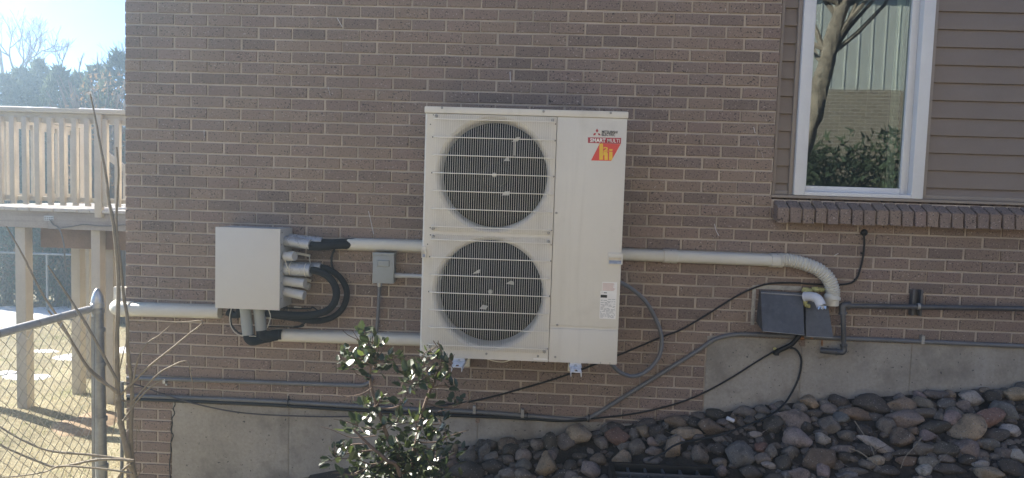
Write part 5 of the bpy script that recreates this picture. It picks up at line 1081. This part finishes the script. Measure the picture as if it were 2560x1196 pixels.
# overgrown brown hedge behind the far fence, and a dry-leaved bush by the corner
hg = thing('overgrown_hedge', 'dark overgrown brown hedge behind the back yard fence', 'hedge', (-8, FY+.7, zf))
b = MB()
for i in range(26): x = -13+i*.4; foliage(b, (x, FY+.75+gt.uniform(-.15, .2), zf+gt.uniform(.5, .8)), .42, .4, .9, 330, .085, gt)
tag(b.build('leaves', 'dryleaf', hg, smooth=False, attr=True), kind='stuff')
b = MB()
for i in range(240):
    x = gt.uniform(-13, -2.5); y = FY+gt.uniform(.4, 1.0); l = gt.uniform(.5, 1.7); b.tube([(x, y, zf), (x+gt.uniform(-.15, .15), y, zf+l*.5), (x+gt.uniform(-.4, .4), y-.1, zf+l)], [.012, .008, .004], 4)
b.build('stems', 'farbark', hg)
bu = thing('dry_bush', 'tangled bush with dry orange leaves at the house corner', 'bush', (at(275, 240, 8.2).x, 8.2, hgt(-4, 8.2))); c = at(275, 235, 8.2)
b = MB(); foliage(b, (c.x, 8.2, c.z-.35), .75, .5, .75, 420, .075, gt); foliage(b, (c.x+.2, 8.2, c.z-1.6), .9, .5, 1.0, 700, .08, gt); tag(b.build('leaves', 'dryleaf', bu, smooth=False, attr=True), kind='stuff')
b = MB()
for i in range(120):
    a = gt.uniform(-1.2, 1.2); h_ = c.z+gt.uniform(-.9, .25)-hgt(-4, 8.2); x0 = c.x+gt.uniform(-.3, .4); b.tube(smooth_path([(x0, 8.2, hgt(-4, 8.2)), (x0+a*.25, 8.2+gt.uniform(-.3, .3), hgt(-4, 8.2)+h_*.55), (x0+a*.8, 8.1+gt.uniform(-.4, .4), hgt(-4, 8.2)+h_)], 3), .009, 4, False)
b.build('stems', 'farbark', bu)
# bare deciduous trees
def bare_tree(lb, px, py_base, Y, crown, lean, seed, r0=.05, spread=.55, levels=5):
    g = random.Random(seed); p = at(px, py_base, Y); z0 = hgt(p.x, Y); t = thing('bare_tree', lb, 'tree', (p.x, Y, z0), 'bare trees beyond the yard')
    tr, br = MB(), MB()
    def grow(p, d, L, r, lv):
        n = 4; pts = [p]; dd = d.copy()
        for i in range(n): dd = (dd+Vector((g.uniform(-.16, .16), g.uniform(-.12, .12), g.uniform(-.05, .14)))*(.12 if lv == 0 else 1)).normalized(); pts.append(pts[-1]+dd*L/n)
        (tr if lv == 0 else br).tube(pts, [r*(1-.32*i/n) for i in range(n+1)], 6 if lv < 2 else 4, False)
        if lv >= levels: return
        for k_ in range(3 if lv < 3 else 2):
            i = n if k_ == 0 else g.randint(2, n); a = g.uniform(-1, 1)*spread*1.2+(.0 if k_ == 0 else math.copysign(spread*.7, g.uniform(-1, 1)))
            nd_ = Vector((dd.x*math.cos(a)+dd.z*math.sin(a), dd.y+g.uniform(-.4, .4), dd.z*math.cos(a)-dd.x*math.sin(a)+.12)).normalized()
            grow(pts[i], nd_, (crown*.42 if lv == 0 else L*g.uniform(.6, .85)), max(r*(.6 if k_ else .7), .0045), lv+1)
    L0 = (p.z-z0)
    grow(Vector((p.x-lean*L0, Y, z0-.1)), Vector((lean, 0, 1)).normalized(), L0*1.02, r0, 0)
    tr.build('trunk', 'farbark', t, angle=80); br.build('crown', 'farbark', t, angle=80)
bare_tree('bare tree with forked limbs above the left junipers', 62, 205, 13.5, 1.5, .0, 4, .045, .5, 6)
bare_tree('leaning bare tree at the far left edge', 12, 160, 14.5, 1.5, -.10, 12, .06, .5, 6)
bare_tree('broad bare tree between the two left junipers', 98, 205, 15.0, 1.3, .05, 31, .04, .55, 6)
bare_tree('small bare tree between the junipers', 150, 190, 14.0, .85, .05, 9, .03, .45, 5)
bare_tree('slender bare sapling with few twigs right of the middle', 196, 175, 13.0, .6, .0, 17, .02, .25, 2)
bare_tree('thin bare sapling near the house corner', 245, 175, 13.5, .6, .0, 23, .02, .3, 2)
bare_tree('bare tree half hidden by the house corner', 338, 110, 12.5, 1.4, -.02, 6, .05, .6, 6)

# ------------------------------------------------------------------ across the way: what the window mirrors
NY = -9.8
nh = thing('neighbour_house', 'neighbouring house with pale vertical siding above tan brick, mirrored in the window', 'house', (8, NY, .3))
MB().box(-2, 16, NY-4, NY, -.2, 4.18).build('wall', 'nbrick', nh, smooth=False)
up_ = MB().box(-2, 16, NY-4, NY-.02, 4.18, 6.4).build('upper_wall', 'nsiding', nh, smooth=False)
for i in range(72): x = -2+i*.25; MB().box(x, x+.022, NY-.019, NY-.009, 4.185, 6.4).build('batten', 'nsiding', up_, smooth=False)
MB().box(-2.4, 16.4, NY-4.4, NY+.4, 6.4, 6.55).build('roof', 'roof', nh, smooth=False)
tr = thing('old_tree', 'rough-barked leaning tree mirrored at the left of the window', 'tree', (5.0, -3.0, hgt(5.0, -3)))
def mir(px, py, Y): return at(px, py, 2*GY-Y)
MY = -3.0; pts = [mir(2020, 330, MY), mir(2050, 220, MY), mir(2075, 120, MY), mir(2105, 20, MY), mir(2150, -80, MY)]
pts = [Vector((p.x, MY, p.z)) for p in pts]; lo = Vector((pts[0].x-.75, MY, hgt(pts[0].x, MY)-.1)); tr.location = lo
tp_ = smooth_path([lo]+pts, 26); b = MB(); n = len(tp_)
b.tube(tp_, [.092*(1-.3*i/n)*(1+.14*noise.noise((i*.2, 3, 0))) for i in range(n)], 28)
b.v = [tuple(Vector(v)+noise.noise_vector(Vector((v[0]*9, v[1]*9, v[2]*3.5)))*.022+noise.noise_vector(Vector((v[0]*28, v[1]*28, v[2]*9)))*.012) for v in b.v]; b.build('trunk', 'trunk', tr)
b = MB(); g = random.Random(77)
for i in range(26):
    s_ = tp_[g.randint(n//2, n-1)]; d = Vector((g.uniform(-1, 1), g.uniform(-.6, .6), g.uniform(.1, 1))).normalized(); q = [s_]
    for k_ in range(5): d = (d+Vector((g.uniform(-.3, .3), g.uniform(-.2, .2), g.uniform(-.1, .3)))).normalized(); q.append(q[-1]+d*.35)
    b.tube(q, [.03, .024, .018, .012, .008, .004], 6, False)
b.build('crown', 'trunk', tr)
hs_ = random.Random(5)
for i, (px, py) in enumerate(((2000, 345), (2070, 335), (2150, 355), (2225, 345), (2300, 330))):
    c = mir(px, py, NY+1.1); z0 = hgt(c.x, NY+1.1); t = thing('yew_bush', ['first', 'second', 'third', 'fourth', 'fifth'][i]+' dark yew bush from the left, mirrored low in the window', 'bush', (c.x, NY+1.1, z0), 'yew bushes by the neighbouring house')
    MB().tube([(c.x, NY+1.1, z0), (c.x, NY+1.1, c.z-.4)], [.05, .02], 6).build('stem', 'trunk', t)
    b = MB(); foliage(b, (c.x, NY+1.1, (c.z+z0)/2), .62, .6, (c.z-z0)/2, 1500, .12, hs_); tag(b.build('crown', 'juniper', t, smooth=False, attr=True), kind='stuff')

# ------------------------------------------------------------------ added hazy volume, imitates lens glare over the far trees and sunny side
hz_m = bpy.data.materials.new('glare_veil_air'); hz_m.use_nodes = True; nt = hz_m.node_tree; nt.nodes.clear()
pv = nd(nt, 'ShaderNodeVolumePrincipled'); pv.inputs['Color'].default_value = (.62, .83, 1.0, 1); pv.inputs['Density'].default_value = 0.0135; pv.inputs['Anisotropy'].default_value = 0.80
ho = nd(nt, 'ShaderNodeOutputMaterial'); nt.links.new(pv.outputs[0], ho.inputs['Volume'])
M['glare_haze'] = hz_m
tag(MB().box(-410, 410, -410, 410, -3.0, 6.95).build('glare_haze', 'glare_haze', None, smooth=False), 'added hazy volume that imitates lens glare', 'glare_haze', kind='stuff')
